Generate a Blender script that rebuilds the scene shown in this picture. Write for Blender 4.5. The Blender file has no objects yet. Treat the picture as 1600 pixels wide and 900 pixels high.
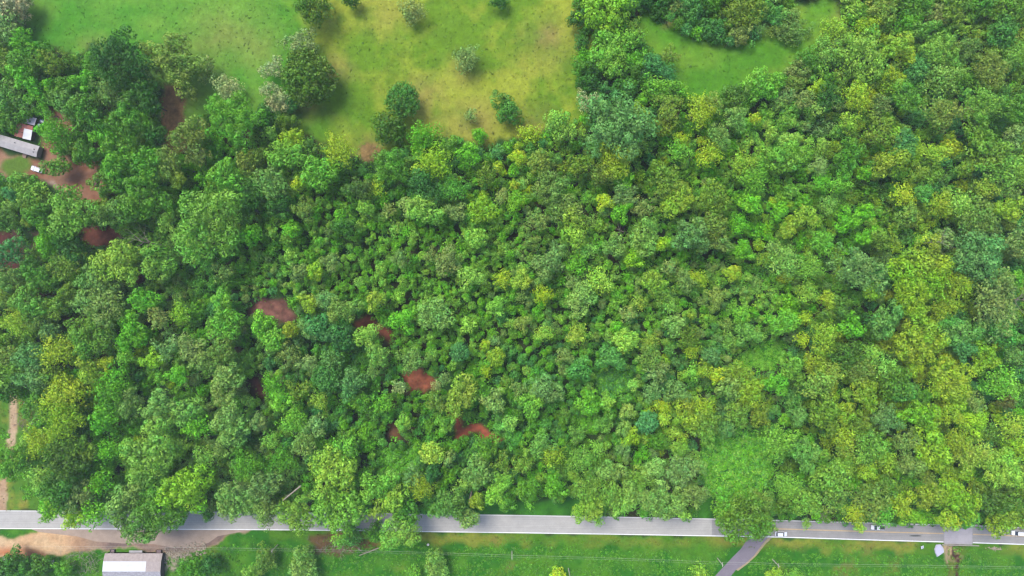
import bpy, math, random
import numpy as np
from mathutils import Vector, Matrix, Euler
C = bpy.context.scene
COL = C.collection
R = math.radians
# ------------------------------------------------------------------ camera
H = 267.0                      # metres above ground; 4 photo pixels = 1 m on the ground
cam = bpy.data.cameras.new('camera'); cam.sensor_width = 36; cam.lens = 36*H/400
cam.clip_start = 1; cam.clip_end = 6000
camo = bpy.data.objects.new('camera', cam); COL.objects.link(camo)
camo.location = (0, 0, H); camo.rotation_euler = (0, 0, 0); C.camera = camo
# ------------------------------------------------------------------ sky and sun
SUN = Vector((-0.36, 0.42, 1.0)).normalized()
w = bpy.data.worlds.new('World'); C.world = w; w.use_nodes = True
nt = w.node_tree; nt.nodes.clear()
sky = nt.nodes.new('ShaderNodeTexSky'); sky.sky_type = 'NISHITA'; sky.sun_disc = False
sky.sun_elevation = math.asin(SUN.z); sky.sun_rotation = math.atan2(SUN.x, SUN.y)
sky.altitude = 200; sky.dust_density = 2.0
bg = nt.nodes.new('ShaderNodeBackground'); bg.inputs[1].default_value = 0.148
ow = nt.nodes.new('ShaderNodeOutputWorld')
nt.links.new(sky.outputs[0], bg.inputs[0]); nt.links.new(bg.outputs[0], ow.inputs[0])
sl = bpy.data.lights.new('sun', 'SUN'); sl.energy = 2.0; sl.angle = R(28); sl.color = (1, .95, .87)
so = bpy.data.objects.new('sun', sl); COL.objects.link(so)
so.rotation_euler = SUN.to_track_quat('Z', 'Y').to_euler()
C.view_settings.view_transform = 'Standard'; C.view_settings.look = 'None'
C.view_settings.gamma = 1; C.view_settings.exposure = 1.80
C.render.engine = 'CYCLES'
C.cycles.use_denoising = True; C.cycles.filter_width = 1.4; C.cycles.max_bounces = 5; C.cycles.diffuse_bounces = 3; C.cycles.transmission_bounces = 4; C.cycles.glossy_bounces = 2
C.cycles.caustics_reflective = False; C.cycles.caustics_refractive = False
rng = np.random.default_rng(7); random.seed(7)
KALB = 0.27                    # albedo = colour seen in full light * KALB

def lin(c):
    c = np.asarray(c, float)/255
    return np.where(c <= .04045, c/12.92, ((c+.055)/1.055)**2.4)
def P(px, py, z=0.0):          # photo pixel (1600x900) seen at height z -> world
    k = (H-z)/H/4
    return ((px-800)*k, (450-py)*k)
def PV(px, py, z=0.0):
    x, y = P(px, py, z); return Vector((x, y, z))

# ------------------------------------------------------------------ materials
def mat_flat(name, rgb, rough=.6, metal=0, var=.12, scale=2.0, k=KALB, spec=.3):
    m = bpy.data.materials.new(name); m.use_nodes = True; n = m.node_tree
    b = n.nodes['Principled BSDF']; c = lin(rgb)*(k if k == KALB else k*.7)
    b.inputs['Roughness'].default_value = rough; b.inputs['Metallic'].default_value = metal
    b.inputs['Specular IOR Level'].default_value = spec
    tc = n.nodes.new('ShaderNodeTexCoord'); no = n.nodes.new('ShaderNodeTexNoise')
    no.inputs['Scale'].default_value = scale; no.inputs['Detail'].default_value = 6
    no.inputs['Roughness'].default_value = .65
    r = n.nodes.new('ShaderNodeValToRGB')
    r.color_ramp.elements[0].position = .3; r.color_ramp.elements[1].position = .7
    r.color_ramp.elements[0].color = (*(c*(1-var)), 1); r.color_ramp.elements[1].color = (*np.minimum(c*(1+var), 1), 1)
    n.links.new(tc.outputs['Object'], no.inputs['Vector']); n.links.new(no.outputs[0], r.inputs[0])
    n.links.new(r.outputs[0], b.inputs['Base Color'])
    return m

def leaf_material(name, use_attr):
    m = bpy.data.materials.new(name); m.use_nodes = True; n = m.node_tree; n.nodes.clear()
    if use_attr:
        src = n.nodes.new('ShaderNodeAttribute'); src.attribute_name = 'tint'; base = src.outputs['Color']
    else:
        src = n.nodes.new('ShaderNodeObjectInfo'); base = src.outputs['Color']
    va = n.nodes.new('ShaderNodeAttribute'); va.attribute_name = 'leafvar'
    # leafvar.x : brightness of this leaf spray, leafvar.y : how yellow it is
    sep = n.nodes.new('ShaderNodeSeparateXYZ'); n.links.new(va.outputs['Vector'], sep.inputs[0])
    mul = n.nodes.new('ShaderNodeVectorMath'); mul.operation = 'SCALE'
    n.links.new(base, mul.inputs[0]); n.links.new(sep.outputs[0], mul.inputs['Scale'])
    ym = n.nodes.new('ShaderNodeVectorMath'); ym.operation = 'MULTIPLY'
    cmb = n.nodes.new('ShaderNodeCombineXYZ')
    mr = n.nodes.new('ShaderNodeMapRange'); mr.inputs[3].default_value = .74; mr.inputs[4].default_value = 1.34
    n.links.new(sep.outputs[1], mr.inputs[0]); n.links.new(mr.outputs[0], cmb.inputs[0])
    cmb.inputs[1].default_value = 1.0; cmb.inputs[2].default_value = .95
    n.links.new(mul.outputs[0], ym.inputs[0]); n.links.new(cmb.outputs[0], ym.inputs[1])
    b = n.nodes.new('ShaderNodeBsdfPrincipled'); b.inputs['Roughness'].default_value = .55
    b.inputs['Specular IOR Level'].default_value = .22
    t = n.nodes.new('ShaderNodeBsdfTranslucent'); mx = n.nodes.new('ShaderNodeMixShader'); mx.inputs[0].default_value = .22
    n.links.new(ym.outputs[0], b.inputs['Base Color'])
    n.links.new(ym.outputs[0], t.inputs[0])
    o = n.nodes.new('ShaderNodeOutputMaterial')
    n.links.new(b.outputs[0], mx.inputs[1]); n.links.new(t.outputs[0], mx.inputs[2]); n.links.new(mx.outputs[0], o.inputs[0])
    return m
M_LEAF = leaf_material('leaves', False); M_LEAFV = leaf_material('leaves_mass', True)
M_BARK = mat_flat('bark', (120, 105, 90), .9, var=.3, scale=3)
M_DEAD = mat_flat('dead_wood', (196, 182, 165), .9, var=.25, scale=2)
M_BRUSH = mat_flat('grey_twigs', (158, 136, 140), .9, var=.25, scale=2)

# ------------------------------------------------------------------ helpers
def mesh_obj(name, verts, faces, mat=None, parent=None, smooth=False):
    me = bpy.data.meshes.new(name); me.from_pydata([tuple(v) for v in verts], [], faces); me.update()
    if mat: me.materials.append(mat)
    if smooth: me.polygons.foreach_set('use_smooth', [True]*len(me.polygons))
    o = bpy.data.objects.new(name, me); COL.objects.link(o)
    if parent: o.parent = parent
    return o
def tag(o, label=None, cat=None, group=None, kind=None):
    if label: o['label'] = label
    if cat: o['category'] = cat
    if group: o['group'] = group
    if kind: o['kind'] = kind
    return o
def empty(name, loc, rz=0):
    o = bpy.data.objects.new(name, None); COL.objects.link(o)
    o.location = loc; o.rotation_euler = (0, 0, rz); o.empty_display_size = .5
    return o
class MB:
    def __init__(s): s.v = []; s.f = []
    def add(s, vs, fs):
        b = len(s.v); s.v += [tuple(v) for v in vs]; s.f += [tuple(i+b for i in f) for f in fs]
    def box(s, x0, x1, y0, y1, z0, z1):
        s.add([(x0,y0,z0),(x1,y0,z0),(x1,y1,z0),(x0,y1,z0),(x0,y0,z1),(x1,y0,z1),(x1,y1,z1),(x0,y1,z1)],
              [(3,2,1,0),(4,5,6,7),(0,1,5,4),(1,2,6,5),(2,3,7,6),(3,0,4,7)])
    def tube(s, pts, rad, n=6):
        pts = [Vector(p) for p in pts]
        if not hasattr(rad, '__len__'): rad = [rad]*len(pts)
        rings = []
        for i, p in enumerate(pts):
            d = (pts[min(i+1, len(pts)-1)]-pts[max(i-1, 0)]).normalized()
            a = d.orthogonal().normalized(); b = d.cross(a)
            rings.append([p+(a*math.cos(2*math.pi*k/n)+b*math.sin(2*math.pi*k/n))*rad[i] for k in range(n)])
        vs = [v for r_ in rings for v in r_]; fs = []
        for i in range(len(pts)-1):
            for k in range(n):
                fs.append((i*n+k, i*n+(k+1) % n, (i+1)*n+(k+1) % n, (i+1)*n+k))
        fs.append(tuple(range(n-1, -1, -1))); fs.append(tuple(range((len(pts)-1)*n, len(pts)*n)))
        s.add(vs, fs)
    def cyl(s, c, axis, r, h, n=16):
        c = Vector(c); ax = Vector(axis).normalized()
        s.tube([c-ax*h/2, c+ax*h/2], r, n)
    def build(s, name, mat, parent=None, smooth=False, bevel=0):
        o = mesh_obj(name, s.v, s.f, mat, parent, smooth)
        if bevel:
            md = o.modifiers.new('bevel', 'BEVEL'); md.width = bevel; md.segments = 2; md.limit_method = 'ANGLE'
        return o

def fbm(shape, cells, octaves=4, seed=0, rough=.5):
    r_ = np.random.default_rng(seed); out = np.zeros(shape); amp = 1; tot = 0
    ny, nx = shape
    for o in range(octaves):
        cy, cx = int(cells[0]*2**o)+2, int(cells[1]*2**o)+2
        g = r_.random((cy+1, cx+1))
        yy = np.linspace(0, cy-1e-3, ny); xx = np.linspace(0, cx-1e-3, nx)
        y0 = yy.astype(int); x0 = xx.astype(int); fy = yy-y0; fx = xx-x0
        fy = (fy*fy*(3-2*fy))[:, None]; fx = (fx*fx*(3-2*fx))[None]
        a = g[np.ix_(y0, x0)]; b = g[np.ix_(y0, x0+1)]; c = g[np.ix_(y0+1, x0)]; d = g[np.ix_(y0+1, x0+1)]
        out += amp*((a*(1-fx)+b*fx)*(1-fy)+(c*(1-fx)+d*fx)*fy); tot += amp; amp *= rough
    return out/tot
def in_poly(px, py, poly):
    px = np.asarray(px, float); py = np.asarray(py, float); ins = np.zeros(px.shape, bool); n = len(poly)
    for i in range(n):
        x1, y1 = poly[i]; x2, y2 = poly[(i+1) % n]
        if y1 == y2: continue
        c = ((y1 > py) != (y2 > py)) & (px < (x2-x1)*(py-y1)/(y2-y1)+x1)
        ins ^= c
    return ins
def blur(a, n):
    for _ in range(n):
        p = np.pad(a, 1, mode='edge')
        a = (p[:-2, 1:-1]+p[2:, 1:-1]+p[1:-1, :-2]+p[1:-1, 2:]+2*a)/6
    return a

# ------------------------------------------------------------------ plan of the place (photo pixels)
ROAD_N = [(-400,790),(0,797.5),(160,798.5),(400,799.8),(560,801.5),(660,803),(800,804.6),(960,807.3),(1110,810.3),(1220,812.6),(1380,817.2),(1520,820.6),(1600,824),(2000,846)]
ROAD_S = [(-400,820),(0,826),(160,826.8),(400,827.8),(560,829.3),(660,830.8),(800,832.6),(960,835),(1110,837.6),(1220,839.6),(1380,844.6),(1520,848.4),(1600,851),(2000,873)]
def road_n(x): return np.interp(x, *zip(*ROAD_N))
def road_s(x): return np.interp(x, *zip(*ROAD_S))
OPEN1 = [(45,0),(40,-150),(898,-150),(903,-20),(894,20),(907,60),(899,95),(912,130),(904,160),(910,190),(860,198),(840,215),(760,225),(720,222),(650,215),(600,240),(575,250),(555,240),(500,225),(470,210),(430,215),(400,190),(350,180),(330,180),(290,205),(280,230),(262,240),(255,210),(262,150),(230,110),(150,70),(110,90),(60,65),(30,60)]
OPEN2 = [(990,20),(1060,45),(1090,70),(1170,75),(1195,40),(1240,60),(1250,5),(1300,-5),(1325,35),(1290,60),(1270,90),(1215,110),(1190,120),(1150,140),(1110,160),(1075,150),(1040,110),(1010,75)]
YARD = [(-60,225),(20,240),(70,250),(70,200),(75,175),(95,172),(115,200),(100,215),(85,240),(125,255),(158,250),(162,320),(145,325),(105,318),(75,285),(40,280),(-60,265)]
DIRTS = {
 'a': [(-40,362),(30,362),(42,385),(38,420),(-40,440)], 'b': [(45,360),(55,365),(62,402),(52,408)],
 'c': [(120,368),(150,356),(192,360),(188,388),(150,388)],
 'd': [(394,470),(442,460),(454,482),(469,497),(443,514),(431,500),(392,486)],
 'e': [(549,504),(573,490),(584,502),(614,521),(612,538),(590,524),(562,515)],
 'f': [(626,580),(650,575),(686,595),(678,613),(640,606)],
 'g': [(700,625),(720,638),(722,666),(735,657),(757,657),(765,671),(788,685),(770,692),(745,677),(725,676),(710,679)],
 'h': [(384,588),(405,583),(422,615),(412,627),(395,610)], 'i': [(604,660),(624,664),(618,688),(606,682)],
 'j': [(255,130),(285,130),(292,235),(262,245),(250,200)], 'k': [(225,415),(240,415),(225,450),(210,445)],
 'l': [(560,225),(600,232),(590,255),(565,255)], 'm': [(100,490),(140,495),(125,515),(100,510)],
 'n': [(962,352),(978,350),(976,364),(964,364)], 'o': [(48,450),(66,450),(70,470),(50,468)]}
GAPS = {'g1': [(1145,562),(1180,538),(1230,528),(1228,562),(1210,578),(1175,578),(1155,582)],
 'g2': [(1098,690),(1150,668),(1205,690),(1208,740),(1185,775),(1110,775),(1092,740)],
 'g3': [(888,648),(938,640),(935,675),(892,680)], 'g4': [(588,700),(652,700),(662,735),(620,750),(588,742)],
 'g5': [(930,580),(990,575),(985,612),(935,615)],'g6':[(735,785),(910,780),(910,812),(735,810)],'g7':[(1088,775),(1118,775),(1118,815),(1085,815)]}
LEFTG = [(-80,590),(20,605),(45,630),(62,645),(48,670),(42,700),(52,740),(66,800),(-80,800)]
TRACK = [(16,620),(28,620),(28,650),(24,690),(19,722),(12,755),(10,800),(-12,800),(-6,770),(5,735),(10,700),(15,660)]
PULL = [(-80,838),(30,840),(70,831),(110,826),(392,829),(360,836),(335,850),(300,862),(262,872),(258,862),(200,856),(150,862),(90,868),(60,872),(20,868),(-80,872)]
CREEK = [(1474,849),(1512,849),(1508,868),(1500,885),(1502,960),(1484,960),(1482,890),(1476,868)]

# ------------------------------------------------------------------ ground
X0, X1, Y0, Y1, ST = -250, 250, -150, 150, .6
nx = int((X1-X0)/ST)+1; ny = int((Y1-Y0)/ST)+1
gx = np.linspace(X0, X1, nx); gy = np.linspace(Y0, Y1, ny)
GX, GY = np.meshgrid(gx, gy)
w1 = fbm(GX.shape, (60, 100), 4, 1)-.5; w2 = fbm(GX.shape, (60, 100), 4, 2)-.5
PXg = GX*4+800+w1*26; PYg = 450-GY*4+w2*26
n_big = fbm(GX.shape, (8, 13), 5, 3, .6); n_mid = fbm(GX.shape, (40, 66), 4, 4, .6); n_fine = fbm(GX.shape, (200, 330), 2, 5, .7)
n_b2 = fbm(GX.shape, (14, 22), 4, 6, .55); n_grit = fbm(GX.shape, (120, 200), 3, 9, .8)
def sm(a, lo, hi): return np.clip((a-lo)/(hi-lo), 0, 1)
col = np.zeros(GX.shape+(3,))
def mixin(target, mask):
    global col
    m = mask[..., None]; t = target if getattr(target, 'ndim', 1) == 3 else lin(target)*KALB
    col = col*(1-m)+t*m
def two(a, b, n): return (lin(a)*KALB)*(1-n[..., None])+(lin(b)*KALB)*n[..., None]
col[:] = two((74, 76, 44), (58, 104, 38), sm(n_b2, .4, .62))                      # leaf litter and moss of the wood
# pastures: three fields with different turf
PX = GX*4+800; PY = 450-GY*4
midf = sm(PX+w1*60, 440, 520)*(1-sm(PX+w2*40, 905, 960))
turfL = two((88, 170, 42), (130, 184, 62), sm(n_b2, .4, .68))
turfM = two((124, 168, 38), (178, 192, 62), sm(n_b2*.6+n_mid*.4, .4, .6))
turfR = two((104, 172, 38), (144, 188, 58), sm(n_b2, .42, .66))
turf = turfL*(1-sm(PX+w1*60, 440, 520))[..., None]+turfM*midf[..., None]+turfR*sm(PX+w2*40, 905, 960)[..., None]
turf = turf*(.88+.24*n_mid+.16*(n_fine-.5))[..., None]
fm = blur((in_poly(PXg, PYg, OPEN1) | in_poly(PXg, PYg, OPEN2) | in_poly(PXg, PYg, [(885,-200),(945,-200),(935,60),(925,195),(885,200)]) | in_poly(PXg, PYg, [(1000,10),(1330,0),(1335,60),(1280,100),(1180,140),(1100,165),(1040,130),(1000,80)])).astype(float), 3)
mixin(turf, fm)
def blob(cx, cy, r, a=1.0):
    d = np.hypot(PXg-cx, (PYg-cy)); return np.clip(1-d/r, 0, 1)**1.0*a*np.clip(n_mid*1.9, 0, 1)
for cx, cy, r, a in [(850,70,60,.42),(400,70,55,.3),(525,110,40,.5),(150,85,45,.4),(660,150,45,.5),(690,200,60,.3),(840,195,45,.5),(600,20,60,.25),(745,190,50,.5),(1190,145,40,.6),(340,60,60,.4),(300,160,40,.6),(1050,30,20,.7),(720,110,40,.35),(480,165,40,.6),(1330,25,40,.6),(580,238,40,.8),(855,60,25,.6)]:
    mixin((178, 146, 96), blob(cx, cy, r, a)*fm)
for cx, cy, r, a in [(100,30,70,.5),(310,165,50,.7),(540,190,60,.5),(1150,100,70,.5),(1080,140,40,.5),(430,20,50,.5),(890,100,50,.4)]:
    mixin((82, 158, 34), blob(cx, cy, r, a)*fm)
# other open ground
lg = blur(in_poly(PXg, PYg, LEFTG).astype(float), 2)
mixin(two((98, 152, 40), (172, 168, 70), sm(n_mid, .45, .7)), lg)
for g in GAPS.values():
    mixin(two((52, 120, 34), (84, 160, 44), sm(n_mid, .35, .65)), blur(in_poly(PXg, PYg, g).astype(float), 3))
south = blur((PYg > road_s(PX)-2).astype(float), 1)
sg = two((58, 134, 28), (100, 162, 38), sm(n_mid, .38, .68))
mixin(sg, south)
nearr = np.clip(1-np.abs(PYg-road_s(PX)-9)/14, 0, 1)*south*(PX > 420)
mixin(two((96, 150, 36), (158, 168, 62), sm(n_b2, .4, .65)), np.clip(nearr*1.3, 0, 1))
mixin((160, 122, 76), np.clip(sm(n_mid*.5+n_b2*.5, .62, .72), 0, 1)*south*.4)
yard = blur(in_poly(PXg, PYg, YARD).astype(float), 2)
mixin(two((158, 104, 78), (192, 148, 118), sm(n_mid, .3, .7)), yard)
mixin((112, 148, 52), yard*sm(1-np.hypot(PXg-25, (PYg-258)*1.3)/26, 0, .4))
mixin((110, 142, 60), yard*sm(1-np.hypot(PXg-78, (PYg-205)*1.)/18, 0, .4))
mixin((212, 190, 170), yard*sm(1-np.hypot(PXg-78, (PYg-288))/12, 0, .5)*.8)
red = {'a': (112,66,58), 'b': (178,140,104), 'c': (146,90,72), 'd': (156,108,94), 'e': (158,94,72), 'f': (188,112,82), 'g': (182,100,76), 'h': (120,72,62), 'i': (138,100,70), 'j': (172,132,86), 'k': (96,62,50), 'l': (176,144,90), 'm': (104,66,54), 'n': (104,78,70), 'o': (140,72,58)}
for k_, poly in DIRTS.items():
    c_ = np.array(red[k_])
    mixin(two(c_*.74, c_*1.2, sm(n_mid*.35+n_grit*.65, .3, .7)), blur(in_poly(PXg, PYg, poly).astype(float), 2))
# rake lines in the brown clearing
ln = in_poly(PXg, PYg, DIRTS['d'])*(np.sin(PY*2.2+w1*8) > .3)*.18
mixin((96, 62, 58), ln.astype(float))
mixin(two((232, 204, 164), (216, 178, 140), sm(n_mid, .3, .6)), blur(in_poly(PX+w1*5, PY+w2*5, TRACK).astype(float), 1))
pull = blur(in_poly(PX+w1*14, PY+w2*14, PULL).astype(float), 1)
mixin(two((252, 216, 168), (240, 190, 142), sm(n_mid, .3, .65)), pull)
mixin((220, 140, 92), pull*np.clip(1-np.hypot((PX-10)*.5, (PY-863)*2)/26, 0, 1))
mixin(two((180, 150, 132), (150, 128, 118), sm(n_mid, .35, .65)), pull*sm(PX, 100, 160))
mixin((186, 176, 148), blur(in_poly(PXg, PYg, [(250,866),(300,862),(300,872),(270,892),(255,892)]).astype(float), 2)*sm(n_fine, .3, .6))
mixin((124, 84, 60), blur(in_poly(PX, PY, [(38,855),(70,862),(80,884),(50,888),(42,870)]).astype(float), 3)*.8)
ck = blur(in_poly(PX+w1*8, PY+w2*8, CREEK).astype(float), 2)
mixin(two((222, 192, 148), (116, 140, 52), sm(n_mid, .42, .55)), ck)
stream = np.clip(1-np.abs(PX-(1494+(PY-850)*.08)+w1*34)/4.5, 0, 1)*ck
mixin((92, 62, 52), np.clip(stream*2, 0, 1))
mixin(two((120, 80, 60), (150, 92, 74), n_mid), blur(in_poly(PXg, PYg, [(480,845),(520,838),(590,843),(592,858),(560,862),(500,868)]).astype(float), 2)*.8)
col *= (.82+.36*n_fine)[..., None]
# far wood beyond the frame
zg = (n_big-.5)*.5*0
zg = zg-1.6*np.clip(blur(in_poly(PX, PY, [(1482,780),(1508,780),(1508,960),(1482,960)]).astype(float), 6), 0, 1)
zg = zg+.06*(n_mid-.5)*fm
roadmask = blur(((PY > road_n(PX)-6) & (PY < road_s(PX)+6)).astype(float), 2)
zg = zg*(1-roadmask)-.25*roadmask*0
me = bpy.data.meshes.new('ground')
V = np.stack([GX, GY, zg], -1).reshape(-1, 3)
# skirt to the horizon
nV = len(V); far = 2500
edge_far = np.array([(X0-far, Y0-far, 0), (X1+far, Y0-far, 0), (X1+far, Y1+far, 0), (X0-far, Y1+far, 0)], float)
V = np.vstack([V, edge_far])
idx = np.arange(nx*ny).reshape(ny, nx)
Q = np.stack([idx[:-1, :-1], idx[:-1, 1:], idx[1:, 1:], idx[1:, :-1]], -1).reshape(-1, 4)
c00, c10, c11, c01 = idx[0, 0], idx[0, -1], idx[-1, -1], idx[-1, 0]
me_faces = Q.tolist()
me.vertices.add(len(V)); me.vertices.foreach_set('co', V.ravel())
loops = Q.ravel()
rings = [list(idx[0, :][::-1])+[nV, nV+1], list(idx[:, -1][::-1])+[nV+1, nV+2], list(idx[-1, :])+[nV+2, nV+3], list(idx[:, 0])+[nV+3, nV]]
all_loops = np.concatenate([loops]+[np.array(r_) for r_ in rings])
starts = np.concatenate([np.arange(len(Q))*4, len(loops)+np.cumsum([0]+[len(r_) for r_ in rings[:-1]])])
totals = np.concatenate([np.full(len(Q), 4), [len(r_) for r_ in rings]])
me.loops.add(len(all_loops)); me.loops.foreach_set('vertex_index', all_loops.astype(np.int32))
me.polygons.add(len(starts)); me.polygons.foreach_set('loop_start', starts.astype(np.int32)); me.polygons.foreach_set('loop_total', totals.astype(np.int32))
me.update(calc_edges=True); me.validate()
ca = me.color_attributes.new('tint', 'FLOAT_COLOR', 'POINT')
cc = np.ones((len(V), 4), np.float32); cc[:nV, :3] = col.reshape(-1, 3); cc[nV:, :3] = lin((60, 92, 40))*KALB
ca.data.foreach_set('color', cc.ravel())
mg = bpy.data.materials.new('ground'); mg.use_nodes = True; n = mg.node_tree; b = n.nodes['Principled BSDF']
b.inputs['Roughness'].default_value = .95; b.inputs['Specular IOR Level'].default_value = .1
a = n.nodes.new('ShaderNodeAttribute'); a.attribute_name = 'tint'
tc = n.nodes.new('ShaderNodeTexCoord'); no = n.nodes.new('ShaderNodeTexNoise'); no.inputs['Scale'].default_value = 1.1; no.inputs['Detail'].default_value = 8; no.inputs['Roughness'].default_value = .75
mr = n.nodes.new('ShaderNodeMapRange'); mr.inputs[1].default_value = .3; mr.inputs[2].default_value = .7; mr.inputs[3].default_value = .74; mr.inputs[4].default_value = 1.26
sc_ = n.nodes.new('ShaderNodeVectorMath'); sc_.operation = 'SCALE'
n.links.new(tc.outputs['Object'], no.inputs['Vector']); n.links.new(no.outputs[0], mr.inputs[0]); n.links.new(mr.outputs[0], sc_.inputs['Scale'])
n.links.new(a.outputs['Color'], sc_.inputs[0]); n.links.new(sc_.outputs[0], b.inputs['Base Color'])
bp = n.nodes.new('ShaderNodeBump'); bp.inputs['Strength'].default_value = .5; bp.inputs['Distance'].default_value = .15
n.links.new(no.outputs[0], bp.inputs['Height']); n.links.new(bp.outputs[0], b.inputs['Normal'])
me.materials.append(mg)
ground = bpy.data.objects.new('ground', me); COL.objects.link(ground); tag(ground, kind='structure')
# index of ground colour for the grass tufts
def ground_col(x, y):
    i = np.clip(((x-X0)/ST).astype(int), 0, nx-1); j = np.clip(((y-Y0)/ST).astype(int), 0, ny-1)
    return col[j, i], fm[j, i]

# ------------------------------------------------------------------ roads
def asphalt(name, rgb, stripes=True, var=.09):
    m = mat_flat(name, rgb, .85, var=var, scale=.35, spec=.2); n = m.node_tree; b = n.nodes['Principled BSDF']
    ramp = [x for x in n.nodes if x.type == 'VALTORGB'][0]
    tc = n.nodes.new('ShaderNodeTexCoord'); mp = n.nodes.new('ShaderNodeMapping'); mp.inputs['Scale'].default_value = (.02, 1, 1)
    at = n.nodes.new('ShaderNodeAttribute'); at.attribute_name = 'across'
    wn = n.nodes.new('ShaderNodeTexNoise'); wn.noise_dimensions = '1D'; wn.inputs['Scale'].default_value = 3.4; wn.inputs['Detail'].default_value = 5
    n.links.new(at.outputs['Fac'], wn.inputs['W'])
    r2 = n.nodes.new('ShaderNodeMapRange'); r2.inputs[1].default_value = .3; r2.inputs[2].default_value = .7; r2.inputs[3].default_value = .88 if stripes else .95; r2.inputs[4].default_value = 1.14 if stripes else 1.04
    n.links.new(wn.outputs[0], r2.inputs[0])
    f = n.nodes.new('ShaderNodeTexNoise'); f.inputs['Scale'].default_value = 2.2; f.inputs['Detail'].default_value = 8; f.inputs['Roughness'].default_value = .8
    n.links.new(tc.outputs['Object'], f.inputs['Vector'])
    r3 = n.nodes.new('ShaderNodeMapRange'); r3.inputs[1].default_value = .3; r3.inputs[2].default_value = .7; r3.inputs[3].default_value = .9; r3.inputs[4].default_value = 1.1
    n.links.new(f.outputs[0], r3.inputs[0])
    mm = n.nodes.new('ShaderNodeMath'); mm.operation = 'MULTIPLY'; n.links.new(r2.outputs[0], mm.inputs[0]); n.links.new(r3.outputs[0], mm.inputs[1])
    s = n.nodes.new('ShaderNodeVectorMath'); s.operation = 'SCALE'; n.links.new(ramp.outputs[0], s.inputs[0]); n.links.new(mm.outputs[0], s.inputs['Scale'])
    n.links.new(s.outputs[0], b.inputs['Base Color']); return m
def ribbon(name, xs, fa, fb, z, mat, zb=None, parent=None, nacross=9):
    vs = []; fs = []; ac = []
    for x in xs:
        for k in range(nacross):
            t = k/(nacross-1); y = fa(x)*(1-t)+fb(x)*t; X, Y = P(x, y); vs.append((X, Y, z)); ac.append(t*7.2)
    for i in range(len(xs)-1):
        for k in range(nacross-1):
            a_ = i*nacross+k; fs.append((a_+1, a_+nacross+1, a_+nacross, a_))
    if zb is not None:
        b0 = len(vs)
        for x in xs:
            for fn, t in ((fa, 0), (fb, 7.2)):
                X, Y = P(x, fn(x)); vs.append((X, Y, zb)); ac.append(t)
        for i in range(len(xs)-1):
            fs.append((i*nacross, (i+1)*nacross, b0+2*(i+1), b0+2*i))
            fs.append(((i+1)*nacross+nacross-1, i*nacross+nacross-1, b0+2*i+1, b0+2*(i+1)+1))
    o = mesh_obj(name, vs, fs, mat, parent)
    at = o.data.attributes.new('across', 'FLOAT', 'POINT'); at.data.foreach_set('value', np.array(ac, np.float32))
    return o
M_ASP1 = asphalt('worn_pale_asphalt', (216, 212, 204)); M_ASP2 = asphalt('grey_asphalt', (186, 182, 178)); M_ASP3 = asphalt('lane_asphalt', (176, 172, 186), True, .06)
xsW = list(np.arange(-400, 1112, 12))+[1112]; xsE = [1112]+list(np.arange(1120, 2001, 10))
offn = lambda x: road_n(x)-.3
offs = lambda x: road_s(x)+.5
road = ribbon('road', xsW, offn, offs, .10, M_ASP1, -.1); tag(road, kind='structure')
road2 = ribbon('road', xsE, offn, offs, .10, M_ASP2, -.1); tag(road2, kind='structure')
M_DECK = asphalt('bridge_concrete', (208, 202, 206), False)
deck = ribbon('bridge_deck', list(np.linspace(1475, 1519, 6)), lambda x: road_n(x)-2, lambda x: road_s(x)+2.5, .14, M_DECK, -.7); tag(deck, kind='structure')
M_WHITE = mat_flat('white_line_paint', (236, 236, 236), .7, k=.7, var=.12, scale=1)
M_YEL = mat_flat('yellow_line_paint', (236, 196, 130), .7, k=.5, var=.15, scale=1)
marks = []
def mark(name, xs, f, wpx, m, z=.106):
    o = ribbon(name, xs, lambda x: f(x)-wpx/2, lambda x: f(x)+wpx/2, z, m, nacross=2); tag(o, kind='structure'); return o
mark('white_edge_line', xsW, lambda x: road_n(x)+.5, .5, M_WHITE); mark('white_edge_line', xsW, lambda x: road_s(x)-.6, 1.0, M_WHITE)
e1 = [x for x in xsE if x < 1474]+[1474]; e2 = [1520]+[x for x in xsE if x > 1522]
ctr = lambda x: road_n(x)*.5+road_s(x)*.5+.2
for seg in (e1, e2):
    mark('white_edge_line', seg, lambda x: road_n(x)+.5, .6, M_WHITE); mark('white_edge_line', seg, lambda x: road_s(x)-.6, 1.15, M_WHITE)
    s2 = [x for x in seg if x > 1150]
    mark('yellow_centre_line', s2, lambda x: ctr(x)-.42, .5, M_YEL); mark('yellow_centre_line', s2, lambda x: ctr(x)+.42, .5, M_YEL)
# dark tyre stain
vs = []; 
for k in range(28):
    t = 2*math.pi*k/28; X, Y = P(1430+9.5*math.cos(t)*(1+.12*math.sin(3*t)), 837+1.15*math.sin(t)); vs.append((X, Y, .107))
tag(mesh_obj('oil_stain', vs, [tuple(range(28))], mat_flat('oil', (92, 96, 92), .6)), kind='structure')
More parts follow.
